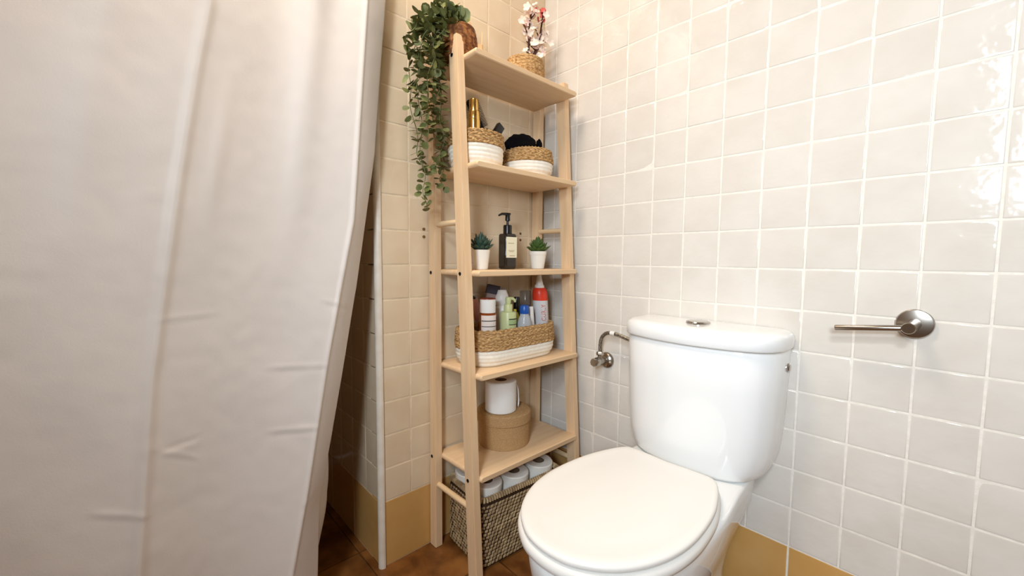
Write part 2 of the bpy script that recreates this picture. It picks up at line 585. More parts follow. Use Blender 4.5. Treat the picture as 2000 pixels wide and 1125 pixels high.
def make_curtain():
    zs = []
    z = 0.25
    while z < 20.6:
        zs.append(z)
        z += 0.05 if 3.0 < z < 9.0 else 0.11
    zs.append(20.6)
    rows_ = []
    for z in zs:
        e, c1, c2 = interp(EDGE, z), interp(CR1, z), interp(CR2, z)
        row = []
        # back fold behind the free edge
        bl = 0.30 * math.exp(-((z - 3.0) / 1.3) ** 2)
        hem = 1.0 if z > 1.7 else max(0.0, (z - 1.2) / 0.5)
        for k in range(10):
            t = k / 9
            row.append((e - 0.7 + (0.7 + bl * hem) * sin(t * pi / 2) ** 0.8, 1.48 - 0.10 * t, z))
        for k in range(6):
            t = (k + 1) / 7
            row.append((e + bl * hem * (1 - t) ** 2 + 0.02 * sin(pi * t), 1.38 - 0.34 * t, z))
        n1, n2, n3 = 26, 110, 90
        for k in range(n1):
            x = e + (c1 - e) * k / n1
            row.append((x, curtain_y(x, z, e, c1, c2), z))
        for k in range(n2):
            x = c1 + (c2 - c1) * k / n2
            row.append((x, curtain_y(x, z, e, c1, c2), z))
        for k in range(n3 + 1):
            x = c2 + (-17.2 - c2) * k / n3
            row.append((x, curtain_y(x, z, e, c1, c2), z))
        rows_.append(row)
    verts = [tuple(c * S for c in p) for r in rows_ for p in r]
    n = len(rows_[0])
    faces = []
    for j in range(len(rows_) - 1):
        for i in range(n - 1):
            a = j * n + i
            faces.append((a, a + 1, a + n + 1, a + n))
    me = bpy.data.meshes.new('shower_curtain')
    me.from_pydata(verts, [], faces)
    me.polygons.foreach_set('use_smooth', [True] * len(faces))
    me.materials.append(CURTAIN)
    o = bpy.data.objects.new('shower_curtain', me)
    C.objects.link(o)
    so = o.modifiers.new('thickness', 'SOLIDIFY')
    so.thickness = 0.0008
    return o


tag(make_curtain(), 'off-white creased shower curtain hanging across the shower on the left', 'curtain')
rod = thing('curtain_rod', 'chrome rod carrying the off-white shower curtain', 'rod', (-10, 1.0, 20.7))
b = B(); b.tube([(-20.0, 1.0, 20.7), (0.0, 1.0, 20.7)], 0.12, 14); b.build('tube', CHROME, rod)

# ------------------------------------------------------------------ shelf unit
X0, X1 = -5.16, -0.386
LW = 0.26
unit = thing('shelving_unit', 'tall birch ladder shelf of five boards standing in the tiled corner', 'shelf', (-2.77, 0.5, 0))
yf = lambda z: 0.077 - 0.0615 * (15 - z)
DL = 0.385
SH = [(14.834, -0.462), (11.857, -0.537), (8.866, -0.614), (5.964, -0.728), (3.033, -0.75)]
TH = 0.17


def leg(x0, front):
    b = B()
    t = bmesh.new()
    x1 = x0 + LW
    if front:
        zt = 15.32
        pts = [(x0, yf(0), 0), (x1, yf(0), 0), (x1, yf(0) + DL, 0), (x0, yf(0) + DL, 0),
               (x0, yf(zt), zt), (x1, yf(zt), zt), (x1, yf(zt) + DL, zt), (x0, yf(zt) + DL, zt)]
    else:
        zt = 15.1
        pts = [(x0, 1.24, 0), (x1, 1.24, 0), (x1, 1.57, 0), (x0, 1.57, 0), (x0, 1.24, zt), (x1, 1.24, zt), (x1, 1.57, zt), (x0, 1.57, zt)]
    v = [t.verts.new(Vector(p)) for p in pts]
    for q in ((3, 2, 1, 0), (4, 5, 6, 7), (0, 1, 5, 4), (1, 2, 6, 5), (2, 3, 7, 6), (3, 0, 4, 7)):
        t.faces.new([v[i] for i in q])
    bmesh.ops.bevel(t, geom=list(t.edges), offset=0.022, segments=2, affect='EDGES')
    b.merge(t)
    return b.build('leg', WOOD_V, unit, ang=30)


LEGS = [leg(X0, True), leg(X0, False), leg(X1 - LW, True), leg(X1 - LW, False)]
for zt, ys in SH:
    b = B()
    xl, xr = X0 + LW - 0.03, X1 - LW + 0.03
    yb = 1.52
    # cross-section in xz: flat board with rounded (bullnose) short ends, extruded along y
    r = TH / 2
    sec = []
    for k in range(9):
        a = -pi / 2 + pi * k / 8
        sec.append((xr - r * 0.8 + r * 0.8 * cos(a), zt - r + r * sin(a)))
    for k in range(9):
        a = pi / 2 + pi * k / 8
        sec.append((xl + r * 0.8 + r * 0.8 * cos(a), zt - r + r * sin(a)))
    cx = (xl + xr) / 2

    def ring(y, s):
        return [(x + (cx - x) * 0 - (s * (1 if x > cx else -1)), y, zt - r + (z - zt + r) * (1 - s / r)) for x, z in sec]
    b.loft([ring(ys, 0.022), ring(ys + 0.02, 0.006), ring(ys + 0.035, 0.0), ring(yb - 0.03, 0.0), ring(yb, 0.02)])
    b.build('shelf', WOOD_H, unit, ang=32)
# dowels between front and rear legs
for x in (X0 + LW / 2, X1 - LW / 2):
    for z in (10.22, 2.06):
        b = B(); b.tube([(x, yf(z) + DL - 0.05, z), (x, 1.29, z)], 0.085, 14); b.build('rung', WOOD_R, unit)
# screw holes in the outer face of the left legs
for y, z in ((0.30, 14.79), (-0.07, 8.77), (1.44, 8.76), (-0.44, 2.93), (1.44, 2.96)):
    b = B(); b.lathe([(0.052, 0), (0.052, 0.012), (0.035, 0.012), (0.03, 0.002), (0, 0.002)], 14, (X0, y, z), (-1, 0, 0))
    b.build('screw', SCREW, unit)

# ------------------------------------------------------------------ toilet
toilet = thing('toilet', 'white close-coupled toilet with closed lid against the tiled wall', 'toilet', (-3.2, -4.87, 0))
YC = -4.87


def spline(tab, n=8):
    """Catmull-Rom through points"""
    P = [Vector(p) for p in tab]
    P = [P[0] * 2 - P[1]] + P + [P[-1] * 2 - P[-2]]
    out = []
    for i in range(1, len(P) - 2):
        for k in range(n):
            t = k / n
            a, b_, c, d = P[i - 1], P[i], P[i + 1], P[i + 2]
            out.append(0.5 * ((2 * b_) + (c - a) * t + (2 * a - 5 * b_ + 4 * c - d) * t * t + (3 * b_ - a - 3 * c + d) * t ** 3))
    out.append(P[-2])
    return out


SEAT_HALF = [(-2.28, 0.0), (-2.24, 0.6), (-2.24, 1.02), (-2.32, 1.16), (-2.50, 1.28), (-2.90, 1.44), (-3.5, 1.60), (-4.2, 1.68), (-4.8, 1.68),
             (-5.4, 1.58), (-5.95, 1.36), (-6.4, 1.03), (-6.72, 0.58), (-6.82, 0.25), (-6.84, 0.0)]


def seat_outline(off=0.0, n=96):
    h = spline(SEAT_HALF, 6)
    poly = [(p.x, YC + p.y) for p in h] + [(p.x, YC - p.y) for p in reversed(h[1:-1])]
    poly = resample(poly, n)
    nm = normals2(poly)
    # outline runs clockwise or not: make normals point outwards
    cx = sum(p[0] for p in poly) / n
    s = 1 if sum((p[0] - cx) * q[0] + (p[1] - YC) * q[1] for p, q in zip(poly, nm)) > 0 else -1
    return [(p[0] + s * q[0] * off, p[1] + s * q[1] * off) for p, q in zip(poly, nm)]


def ringz(poly, z):
    return [(x, y, z) for x, y in poly]


def dome(poly, z, h, cx, cy, ks):
    """rings shrinking to the centre with a gentle rise"""
    return [[(cx + (x - cx) * k, cy + (y - cy) * k, z + h * (1 - k * k)) for x, y in poly] for k in ks]


# lid
b = B()
o0 = seat_outline(0.0)
rg = [ringz(seat_outline(-0.10), 4.085), ringz(seat_outline(-0.012), 4.088), ringz(seat_outline(0.0), 4.10), ringz(seat_outline(0.0), 4.15),
      ringz(seat_outline(-0.015), 4.178), ringz(seat_outline(-0.045), 4.198), ringz(seat_outline(-0.10), 4.208)]
rg += dome(seat_outline(-0.10), 4.208, 0.0, -4.5, YC, (0.97, 0.94))
rg += dome(seat_outline(-0.10), 4.196, 0.03, -4.5, YC, (0.91, 0.75, 0.6, 0.4, 0.2, 0.05))
b.loft(rg)
lid = b.build('seat_lid', SEATM, toilet, ang=60)
# seat ring under the lid
b = B()
rg = [ringz(seat_outline(-0.10), 3.82), ringz(seat_outline(0.01), 3.82), ringz(seat_outline(0.045), 3.85), ringz(seat_outline(0.055), 3.92),
      ringz(seat_outline(0.045), 3.985), ringz(seat_outline(0.01), 4.03), ringz(seat_outline(-0.04), 4.048), ringz(seat_outline(-0.10), 4.05)]
b.loft(rg)
b.build('seat', SEATM, toilet, ang=60)
for s in (-1, 1):
    b = B(); b.tube([(-2.36, YC + s * 0.55, 3.96), (-2.36, YC + s * 1.0, 3.96)], 0.10, 14); b.build('hinge', SEATM, toilet)


def bowl_outline(xb, xf, hw, hb, n=96):
    """back edge at xb with half-width hb, nose at xf, widest hw"""
    L = xb - xf
    half = [(xb, 0.0), (xb, hb * 0.55), (xb - 0.02, hb * 0.9), (xb - 0.12, hb * 0.99), (xb - 0.22 * L, hb + (hw - hb) * 0.35),
            (xb - 0.40 * L, hb + (hw - hb) * 0.85), (xb - 0.56 * L, hw), (xb - 0.68 * L, hw * 0.97), (xb - 0.80 * L, hw * 0.83),
            (xb - 0.90 * L, hw * 0.60), (xb - 0.975 * L, hw * 0.32), (xf, 0.0)]
    h = spline(half, 6)
    poly = [(p.x, YC + p.y) for p in h] + [(p.x, YC - p.y) for p in reversed(h[1:-1])]
    return resample(poly, n)


b = B()
lv = [(0.0, -0.9, -5.1, 1.10, 1.02), (0.12, -0.88, -5.12, 1.12, 1.04), (0.5, -0.9, -5.0, 1.02, 0.96), (1.2, -0.85, -5.1, 1.02, 0.94),
      (1.7, -0.75, -5.5, 1.14, 1.00), (2.1, -0.62, -5.95, 1.30, 1.10), (2.5, -0.5, -6.35, 1.47, 1.23), (2.9, -0.40, -6.62, 1.59, 1.34),
      (3.2, -0.33, -6.74, 1.645, 1.40), (3.5, -0.28, -6.80, 1.665, 1.42), (3.72, -0.28, -6.80, 1.665, 1.42), (3.78, -0.30, -6.76, 1.63, 1.40), (3.80, -0.35, -6.66, 1.55, 1.34)]
b.loft([ringz(bowl_outline(xb, xf, hw, hb), z) for z, xb, xf, hw, hb in lv])
b.build('bowl', CERAMIC, toilet, ang=60)
# deck that carries the cistern
b = B()
for_r = [(3.60, -0.05), (3.66, -0.03), (3.74, -0.04), (3.765, -0.08)]
b.loft([ringz(resample(rrect(-1.75, YC, 1.47 + o_, 1.42 + o_, 0.22), 64), z) for z, o_ in for_r])
b.build('deck', CERAMIC, toilet, ang=60)


def cistern_outline(depth, hw, n=112, off=0.0):
    d, h = depth + off, hw + off
    half = [(-0.03, 0), (-0.03, h * 0.5), (-0.03, h * 0.93), (-0.06, h * 0.985), (-0.16, h), (-0.35 * d, h * 0.995), (-0.55 * d, h * 0.965),
            (-0.72 * d, h * 0.885), (-0.83 * d, h * 0.76), (-0.905 * d, h * 0.58), (-0.96 * d, h * 0.36), (-0.99 * d, h * 0.17), (-d, 0)]
    p = spline(half, 6)
    poly = [(q.x, YC + q.y) for q in p] + [(q.x, YC - q.y) for q in reversed(p[1:-1])]
    return resample(poly, n)


b = B()
lv = [(3.805, 1.55, 1.36), (3.81, 1.64, 1.46), (3.82, 1.72, 1.57), (3.92, 1.765, 1.68), (4.08, 1.785, 1.765), (4.28, 1.79, 1.825), (4.5, 1.795, 1.87), (5.0, 1.80, 1.92),
      (6.0, 1.80, 1.965), (7.0, 1.80, 1.99), (7.07, 1.77, 1.96)]
b.loft([ringz(cistern_outline(d, h), z) for z, d, h in lv])
b.build('cistern', CERAMIC, toilet, ang=60)
b = B()
lv = [(7.085, 1.78, 1.97), (7.09, 1.86, 2.035), (7.13, 1.885, 2.06), (7.30, 1.885, 2.06), (7.38, 1.865, 2.045), (7.45, 1.82, 2.0), (7.495, 1.74, 1.92),
      (7.515, 1.62, 1.80)]
rg = [ringz(cistern_outline(d, h), z) for z, d, h in lv]
rg += dome(cistern_outline(1.5, 1.68), 7.52, 0.025, -0.75, YC, (1, 0.75, 0.5, 0.25, 0.05))
b.loft(rg)
clid = b.build('cistern_lid', CERAMIC, toilet, ang=60)
b = B(); b.lathe([(0.30, 7.53), (0.30, 7.575), (0.285, 7.595), (0.25, 7.60), (0.24, 7.59), (0.235, 7.60), (0.10, 7.61), (0.0, 7.612)], 40, (-0.96, -4.93, 0))
b.build('flush_button', CHROME, clid)
b = B(); b.lathe([(0.11, -0.03), (0.11, 0.03), (0.09, 0.05), (0, 0.055)], 20, (-0.34, YC - 1.985, 6.62), (0, -1, 0))
b.build('inlet_cap', CHROME, toilet)

# ------------------------------------------------------------------ stop valve with braided hose
valve = thing('stop_valve', 'chrome stop valve with braided hose on wall left of cistern', 'valve', (0, -1.5, 5.75))
b = B(); b.lathe([(0.28, 0.0), (0.28, 0.03), (0.25, 0.08), (0.17, 0.13), (0.12, 0.15), (0.0, 0.15)], 32, (0, -1.5, 5.75), (-1, 0, 0)); b.build('escutcheon', BRUSHED, valve)
b = B(); b.tube([(-0.1, -1.5, 5.76), (-0.62, -1.52, 5.79)], 0.10, 18); b.tube([(-0.45, -1.52, 5.78), (-0.45, -1.52, 6.02)], 0.075, 14); b.build('valve_body', BRUSHED, valve)
b = B(); b.lathe([(0.10, 0), (0.155, 0.02), (0.155, 0.20), (0.13, 0.25), (0, 0.25)], 8, (-0.58, -1.52, 5.79), (-1, -0.05, 0.05)); b.build('handle', CHROME, valve)
b = B(); b.lathe([(0.11, 0), (0.12, 0.02), (0.12, 0.10), (0.09, 0.13), (0, 0.13)], 6, (-0.45, -1.52, 5.99)); b.build('nut', CHROME, valve)
hp = spline([(-0.45, -1.52, 6.08), (-0.45, -1.52, 6.35), (-0.45, -1.57, 6.58), (-0.45, -1.72, 6.75), (-0.45, -1.95, 6.80), (-0.44, -2.25, 6.76),
             (-0.42, -2.6, 6.68), (-0.4, -3.0, 6.66)], 7)
b = B(); b.tube(hp, 0.062, 10); b.build('hose', HOSE, valve)
b = B(); b.tube([hp[27], hp[29], hp[31]], 0.072, 12); b.build('hose_sleeve', WHITEPL, valve)

# ------------------------------------------------------------------ toilet paper holder
hol = thing('paper_holder', 'steel toilet paper arm with round rose on wall right of cistern', 'holder', (0, -8.97, 7.92))
b = B(); b.lathe([(0.29, 0.0), (0.30, 0.03), (0.30, 0.07), (0.285, 0.095), (0.27, 0.10), (0.0, 0.10)], 48, (0, -8.97, 7.92), (-1, 0, 0)); b.build('rose', BRUSHED, hol)
b = B(); b.lathe([(0.115, 0), (0.115, 0.58), (0.10, 0.60), (0, 0.60)], 28, (-0.05, -8.965, 7.915), (-1.0, 0.10, -0.07)); b.build('post', BRUSHED, hol)
b = B(); b.lathe([(0.0, -0.05), (0.055, -0.05), (0.062, -0.03), (0.062, 1.08), (0.055, 1.1), (0.0, 1.1)], 22, (-0.55, -8.83, 7.865), (0, 1.0, -0.115)); b.build('arm', BRUSHED, hol)


# ------------------------------------------------------------------ two-tone baskets
def basket(name, label, cx, cy, hx, hy, r, z0, zm, z1, bulge=0.0, group=None, rope=0.12, rot=0.0):
    t = thing(name, label, 'basket', (cx, cy, z0), group)
    N = 300
    base = resample(rrect(0, 0, hx, hy, r), N)
    nm = normals2(base)
    cs, sn = cos(rot), sin(rot)

    def pt(i, off, z):
        x, y = base[i][0] + nm[i][0] * off, base[i][1] + nm[i][1] * off
        return (cx + x * cs - y * sn, cy + x * sn + y * cs, z)

    def belly(z):
        u = (z - z0) / (z1 - z0)
        return bulge * sin(pi * u) - 0.10 * max(0, 0.22 - u) / 0.22

    b = B()
    rings = [[pt(i, -0.5 * min(hx, hy), z0 + 0.005) for i in range(N)]]
    nrow = max(2, round((zm - z0) / rope))
    h = (zm - z0) / nrow
    for k in range(nrow):
        for j in range(6):
            tt = -1 + 2 * (j + 0.5) / 6
            z = z0 + h * (k + (tt + 1) / 2)
            rings.append([pt(i, belly(z) + 0.042 * sqrt(max(0, 1 - tt * tt)) - 0.03, z) for i in range(N)])
    rings.append([pt(i, belly(zm) - 0.08, zm) for i in range(N)])
    b.loft(rings, True, False)
    b.build('rope_base', COTTON, t, ang=70)
    b = B()
    nrow = max(2, round((z1 - zm) / 0.10))
    h = (z1 - zm) / nrow
    rings = [[pt(i, belly(zm) - 0.09, zm - 0.01) for i in range(N)]]
    f = round((4 * (hx + hy) - 1.7 * r) / 0.21)
    for k in range(nrow):
        for j in range(6):
            tt = -1 + 2 * (j + 0.5) / 6
            z = zm + h * (k + (tt + 1) / 2)
            rings.append([pt(i, belly(z) + 0.03 * sqrt(1 - tt * tt) + 0.018 * sin(2 * pi * (f * i / N + 0.45 * tt * (1 if k % 2 else -1) + k * 0.37))
                             + 0.02 * noise.noise(Vector((i * 0.21, k * 3.1, j * 0.4 + cx))), z + 0.008 * sin(i * 0.5 + k)) for i in range(N)])
    rings.append([pt(i, belly(z1) - 0.04, z1 + 0.015 + 0.015 * sin(i * 0.9)) for i in range(N)])
    rings.append([pt(i, belly(z1) - 0.09, z1 - 0.02) for i in range(N)])
    rings.append([pt(i, belly(zm) - 0.11, zm) for i in range(N)])
    rings.append([pt(i, belly(z0) - 0.10, z0 + 0.08) for i in range(N)])
    b.loft(rings, False, True)
    b.build('seagrass_rim', GRASS, t, ang=70)
    return t


Z1, Z2, Z3, Z4, Z5 = [s[0] for s in SH]
basket('basket', 'small round basket holding gold spray bottle and black brushes, second shelf', -4.15, 0.52, 0.79, 0.745, 0.72, Z2, 12.47, 12.86, 0.03)
basket('basket', 'small round basket full of black cloth beside the brush basket', -2.02, 0.45, 0.77, 0.77, 0.77, Z2, 12.32, 12.74, 0.06)
basket('basket', 'wide oval two-tone basket filled with toiletries, fourth shelf', -2.86, 0.50, 1.78, 0.86, 0.80, Z4, 6.46, 7.06, 0.04, rope=0.118)
bt = thing('basket', 'low round seagrass basket with blossom twigs on top shelf', 'basket', (-2.16, 0.5, Z1))
b = B()
rings = []
N = 120
for z, r in [(Z1, 0.5), (Z1 + 0.02, 0.58), (Z1 + 0.15, 0.615), (Z1 + 0.3, 0.63)]:
    rings.append([(-2.16 + r * cos(2 * pi * i / N), 0.5 + r * sin(2 * pi * i / N), z) for i in range(N)])
for k in range(4):
    for j in range(5):
        tt = -1 + 2 * (j + 0.5) / 5
        z = Z1 + 0.34 + 0.115 * (k + (tt + 1) / 2)
        rr_ = 0.62 - 0.05 * (k / 3) ** 2
        rings.append([(-2.16 + (rr_ + 0.03 * sqrt(1 - tt * tt) + 0.015 * sin(30 * 2 * pi * i / N + 2 * tt + k)) * cos(2 * pi * i / N),
                       0.5 + (rr_ + 0.03 * sqrt(1 - tt * tt) + 0.015 * sin(30 * 2 * pi * i / N + 2 * tt + k)) * sin(2 * pi * i / N), z) for i in range(N)])
for z, r in [(Z1 + 0.82, 0.50), (Z1 + 0.78, 0.47), (Z1 + 0.1, 0.5)]:
    rings.append([(-2.16 + r * cos(2 * pi * i / N), 0.5 + r * sin(2 * pi * i / N), z) for i in range(N)])
b.loft(rings)
b.build('seagrass_wall', GRASS, bt, ang=70)

# ------------------------------------------------------------------ things in the second shelf baskets
g = thing('spray_bottle', 'gold metal spray bottle standing in the brush basket', 'bottle', (-4.30, 0.25, Z2 + 0.1))
gx, gy = -4.41, 0.28
b = B(); b.lathe([(0.15, Z2 + 0.1), (0.185, Z2 + 0.14), (0.185, 13.18), (0.18, 13.22), (0, 13.22)], 28, (gx, gy, 0)); b.build('body', GOLD, g)
b = B(); b.lathe([(0.175, 13.22), (0.175, 13.42), (0.16, 13.45), (0, 13.45)], 28, (gx, gy, 0)); b.build('collar', GOLD, g)
b = B(); b.lathe([(0.138, 13.45), (0.138, 13.76), (0.128, 13.78), (0, 13.78)], 28, (gx, gy, 0)); b.build('pump_cap', GOLD, g)


def brush(label, p0, p1, r, n_row, n_len, blen, group=None):
    t = thing('hair_brush', label, 'brush', p0)
    p0, p1 = Vector(p0), Vector(p1)
    ax = (p1 - p0).normalized()
    L = (p1 - p0).length
    b = B(); b.lathe([(r * 0.6, 0), (r * 0.6, L * 0.42), (r, L * 0.48), (r, L * 0.97), (r * 0.6, L), (0, L)], 16, p0, ax); b.build('barrel', BLACKP, t)
    b = B()
    u = ax.orthogonal().normalized()
    w = ax.cross(u)
    for i in range(n_len):
        for k in range(n_row):
            a = 2 * pi * (k + 0.5 * (i % 2)) / n_row
            d = u * cos(a) + w * sin(a)
            q = p0 + ax * (L * (0.5 + 0.46 * i / n_len))
            b.tube([q + d * r * 0.9, q + d * (r + blen)], [0.012, 0.008], 4)
    o = b.build('bristles', BLACKP, t, smooth=False)
    o['kind'] = 'stuff'
    return t


brush('black round hair brush leaning behind the gold spray bottle', (-3.05 - 0.3, 0.8, 12.5), (-4.2, 0.80, 13.98), 0.12, 14, 20, 0.15)
t = thing('hair_comb', 'flat black paddle comb sticking out of the brush basket', 'comb', (-3.9, 0.5, Z2 + 0.2))
Rm = Matrix.Rotation(radians(-42), 4, 'Y')
b = B(); b.box((-3.55, 0.62, 13.12), (0.70, 0.13, 0.17), bev=0.04); b.box((-3.62, 0.62, 12.75), (0.20, 0.13, 0.8), bev=0.04); b.build('handle', BLACKP, t)
b = B(); b.box((-3.17, 0.62, 13.27), (0.27, 0.15, 0.36), Matrix.Rotation(radians(35), 4, 'Y'), bev=0.02); b.build('head', BLACKP, t)


def cloth(name, label, c, rx, ry, rz, seed):
    bm = bmesh.new()
    bmesh.ops.create_icosphere(bm, subdivisions=4, radius=1.0)
    for v in bm.verts:
        d = v.co.copy()
        k = 1 + 0.16 * noise.noise(d * 2.2 + Vector((seed, 0, 0))) + 0.07 * noise.noise(d * 6 + Vector((0, seed, 0)))
        v.co = Vector((d.x * rx * k, d.y * ry * k, d.z * rz * k)) + Vector(c)
    b = B(); b.merge(bm)
    o = b.build(name, BLACKC, None, ang=80, at=c)
    return tag(o, label, 'cloth')


cloth('folded_cloth', 'black bunched cloth heaped in the second shelf bowl basket', (-2.30, 0.5, 12.86), 0.54, 0.50, 0.42, 3.0)
cloth('hair_tie', 'tiny black tip poking over the rim beside the bunched cloth', (-1.42, 0.5, 13.05), 0.11, 0.11, 0.26, 8.0)


# ------------------------------------------------------------------ third shelf: pots and dispenser
def succulent(cx, cy, z0, rt_, rb, h, label, material, lip, tall, seed, blen):
    t = thing('potted_succulent', label, 'plant', (cx, cy, z0), 'little succulents in white pots')
    pr = [(rb * 0.9, z0), (rb, z0 + 0.02), (rt_ * 0.985, z0 + h - 0.03), (rt_, z0 + h), (rt_ - 0.03, z0 + h), (rt_ - 0.035, z0 + h - 0.08), (0, z0 + h - 0.08)]
    if lip:
        k = rb + (rt_ - rb) * 0.80
        pr = [(rb * 0.9, z0), (rb, z0 + 0.02), (k, z0 + h - 0.13), (k + 0.014, z0 + h - 0.12), (rt_ + 0.005, z0 + h), (rt_ - 0.03, z0 + h), (rt_ - 0.035, z0 + h - 0.08), (0, z0 + h - 0.08)]
    b = B(); b.lathe(pr, 40, (cx, cy, 0)); b.build('pot', WHITEP, t)
    b = B(); b.lathe([(rt_ - 0.035, z0 + h - 0.05), (0.1, z0 + h - 0.02), (0, z0 + h)], 24, (cx, cy, 0), cap0=False); b.build('soil', SOIL, t)
    rs = random.Random(seed)
    zc = z0 + h - 0.03
    bm = bmesh.new()   # one pointed fleshy leaf along +x, length 1
    secs = [(0, 0.10, 0.05), (0.35, 0.16, 0.07), (0.7, 0.12, 0.05), (1.0, 0.008, 0.006)]
    rg = []
    for s_, w_, t_ in secs:
        rg.append([bm.verts.new(Vector((s_, w_ * cos(a), t_ * sin(a) + 0.10 * s_ * s_)) * S) for a in (0, pi / 3, 2 * pi / 3, pi, 4 * pi / 3, 5 * pi / 3)])
    for a, c in zip(rg, rg[1:]):
        for i in range(6):
            j = (i + 1) % 6
            bm.faces.new((a[i], a[j], c[j], c[i]))
    bmesh.ops.recalc_face_normals(bm, faces=bm.faces)
    me = bpy.data.meshes.new('leaf')
    bm.to_mesh(me); bm.free()
    me.polygons.foreach_set('use_smooth', [True] * len(me.polygons))
    me.materials.append(material)
    for tier, (cnt, elev, ln) in enumerate(tall):
        for k in range(cnt):
            a = 2 * pi * (k + 0.5 * (tier % 2)) / cnt + rs.uniform(-0.1, 0.1)
            L = ln * rs.uniform(0.9, 1.1)
            inst(me, 'leaf', (cx + 0.03 * cos(a), cy + 0.03 * sin(a), zc + 0.03 * tier), t, rot=(0, -radians(elev + rs.uniform(-5, 5)), a), scale=(L, blen, blen))
    return t


succulent(-4.04, 0.4, Z3, 0.285, 0.215, 0.60, 'blue-green spiky succulent in white pot at the left', SUCC1, False,
          [(12, 22, 0.40), (10, 42, 0.44), (8, 62, 0.46), (4, 80, 0.44)], 5, 0.62)
succulent(-1.52, 0.4, Z3, 0.30, 0.22, 0.60, 'bright green rosette succulent in white pot at the right', SUCC2, True,
          [(14, 16, 0.44), (12, 36, 0.42), (9, 56, 0.42), (5, 78, 0.42)], 6, 0.70)
t = thing('soap_dispenser', 'dark brown square pump bottle with cream label between the succulents', 'bottle', (-2.91, 0.45, Z3))
bx, by = -2.90, 0.45
b = B(); b.loft([ringz(resample(rrect(bx, by, hx_, hy_, 0.06), 48), z) for hx_, hy_, z in
                 [(0.20, 0.15, Z3), (0.235, 0.185, Z3 + 0.03), (0.24, 0.19, Z3 + 0.1), (0.24, 0.19, Z3 + 1.08), (0.22, 0.17, Z3 + 1.13), (0.10, 0.10, Z3 + 1.16)]])
b.build('bottle', BROWNB, t)
b = B(); b.lathe([(0.14, Z3 + 1.15), (0.14, Z3 + 1.38), (0.125, Z3 + 1.42), (0.05, Z3 + 1.42), (0.04, Z3 + 1.42), (0.04, Z3 + 1.56), (0, Z3 + 1.56)], 28, (bx, by, 0)); b.build('collar', BLACKP, t)
b = B(); b.lathe([(0.04, Z3 + 1.54), (0.082, Z3 + 1.56), (0.075, Z3 + 1.76), (0.06, Z3 + 1.78), (0, Z3 + 1.78)], 20, (bx, by, 0))
b.tube([(bx + 0.09, by - 0.02, Z3 + 1.78), (bx - 0.05, by, Z3 + 1.77), (bx - 0.25, by, Z3 + 1.76), (bx - 0.38, by, Z3 + 1.70)], [0.035, 0.045, 0.04, 0.028], 8)
b.build('pump_head', BLACKP, t)
b = B(); b.box((bx + 0.008, by - 0.192, Z3 + 0.70), (0.455, 0.008, 0.66)); lb = b.build('label', LABEL, t, smooth=False)
b = B()
for zz, x0_, w_, hh in ((0.83, -0.02, 0.26, 0.022), (0.60, 0.0, 0.28, 0.016), (0.565, 0.0, 0.2, 0.016), (0.43, 0.03, 0.24, 0.028)):
    k = 9 if hh > 0.02 else 14
    for i in range(k):
        b.box((bx + x0_ - w_ / 2 + w_ * (i + 0.5) / k, by - 0.1975, Z3 + zz), (w_ / k * 0.6, 0.004, hh))
b.build('lettering', INK, lb, smooth=False)['kind'] = 'stuff'


# ------------------------------------------------------------------ toiletries in the oval basket
ZB = Z4 + 0.1


def jar(name, label, cat, cx, cy):
    return thing(name, label, cat, (cx, cy, ZB))


t = jar('cream_jar', 'amber jar with white cap in the oval basket, leftmost at front', 'jar', -3.90, 0.27)
cx, cy = -3.885, 0.25
b = B(); b.lathe([(0.24, ZB), (0.26, ZB + 0.03), (0.26, 7.50), (0.22, 7.55), (0, 7.55)], 36, (cx, cy, 0)); b.build('jar_body', AMBER, t)
b = B(); b.lathe([(0.24, 7.55), (0.245, 7.57), (0.245, 7.96), (0, 7.96)], 36, (cx, cy, 0)); cp = b.build('cap', WHITEPL, t)
b = B(); b.lathe([(0.248, 7.96), (0.24, 7.985), (0.0, 7.99)], 36, (cx, cy, 0)); b.build('cap_top', REDCAP, cp)
va = math.atan2(-9.45 - cy, -11.9 - cx)


def band(b, cx, cy, r, z0, z1, a0, a1, n=16, th=0.006):
    """curved label patch"""
    rg = []
    for z in (z0, z1):
        rg.append([(cx + (r + th) * cos(a0 + (a1 - a0) * i / n), cy + (r + th) * sin(a0 + (a1 - a0) * i / n), z) for i in range(n + 1)] +
                  [(cx + (r - 0.01) * cos(a0 + (a1 - a0) * i / n), cy + (r - 0.01) * sin(a0 + (a1 - a0) * i / n), z) for i in range(n, -1, -1)])
    b.loft(rg)
    return b


lab = band(B(), cx, cy, 0.26, 6.95, 7.48, va - 0.85, va + 1.25).build('label', mat('jar_label', lin(236, 222, 212), rough=0.5), t)
b = B(); band(b, cx, cy, 0.262, 7.30, 7.325, va - 0.78, va + 1.2, th=0.008); band(b, cx, cy, 0.262, 7.13, 7.15, va - 0.78, va + 1.2, th=0.008); b.build('label_line', INKD, lab)

t = jar('lotion_bottle', 'white ribbed lotion bottle behind the green pump bottle', 'bottle', -2.84, 0.78)
cx, cy = -2.85, 0.76
b = B(); b.lathe([(0.24, ZB), (0.26, ZB + 0.04), (0.26, 7.58), (0.20, 7.66), (0, 7.66)], 32, (cx, cy, 0)); b.build('bottle', WHITEPL, t)
b = B(); b.lathe([(0.21, 7.66), (0.235, 7.70), (0.235, 7.92), (0.20, 8.02), (0.155, 8.14), (0.14, 8.17), (0, 8.17)], 32, (cx, cy, 0)); b.build('cap', WHITEPL, t)

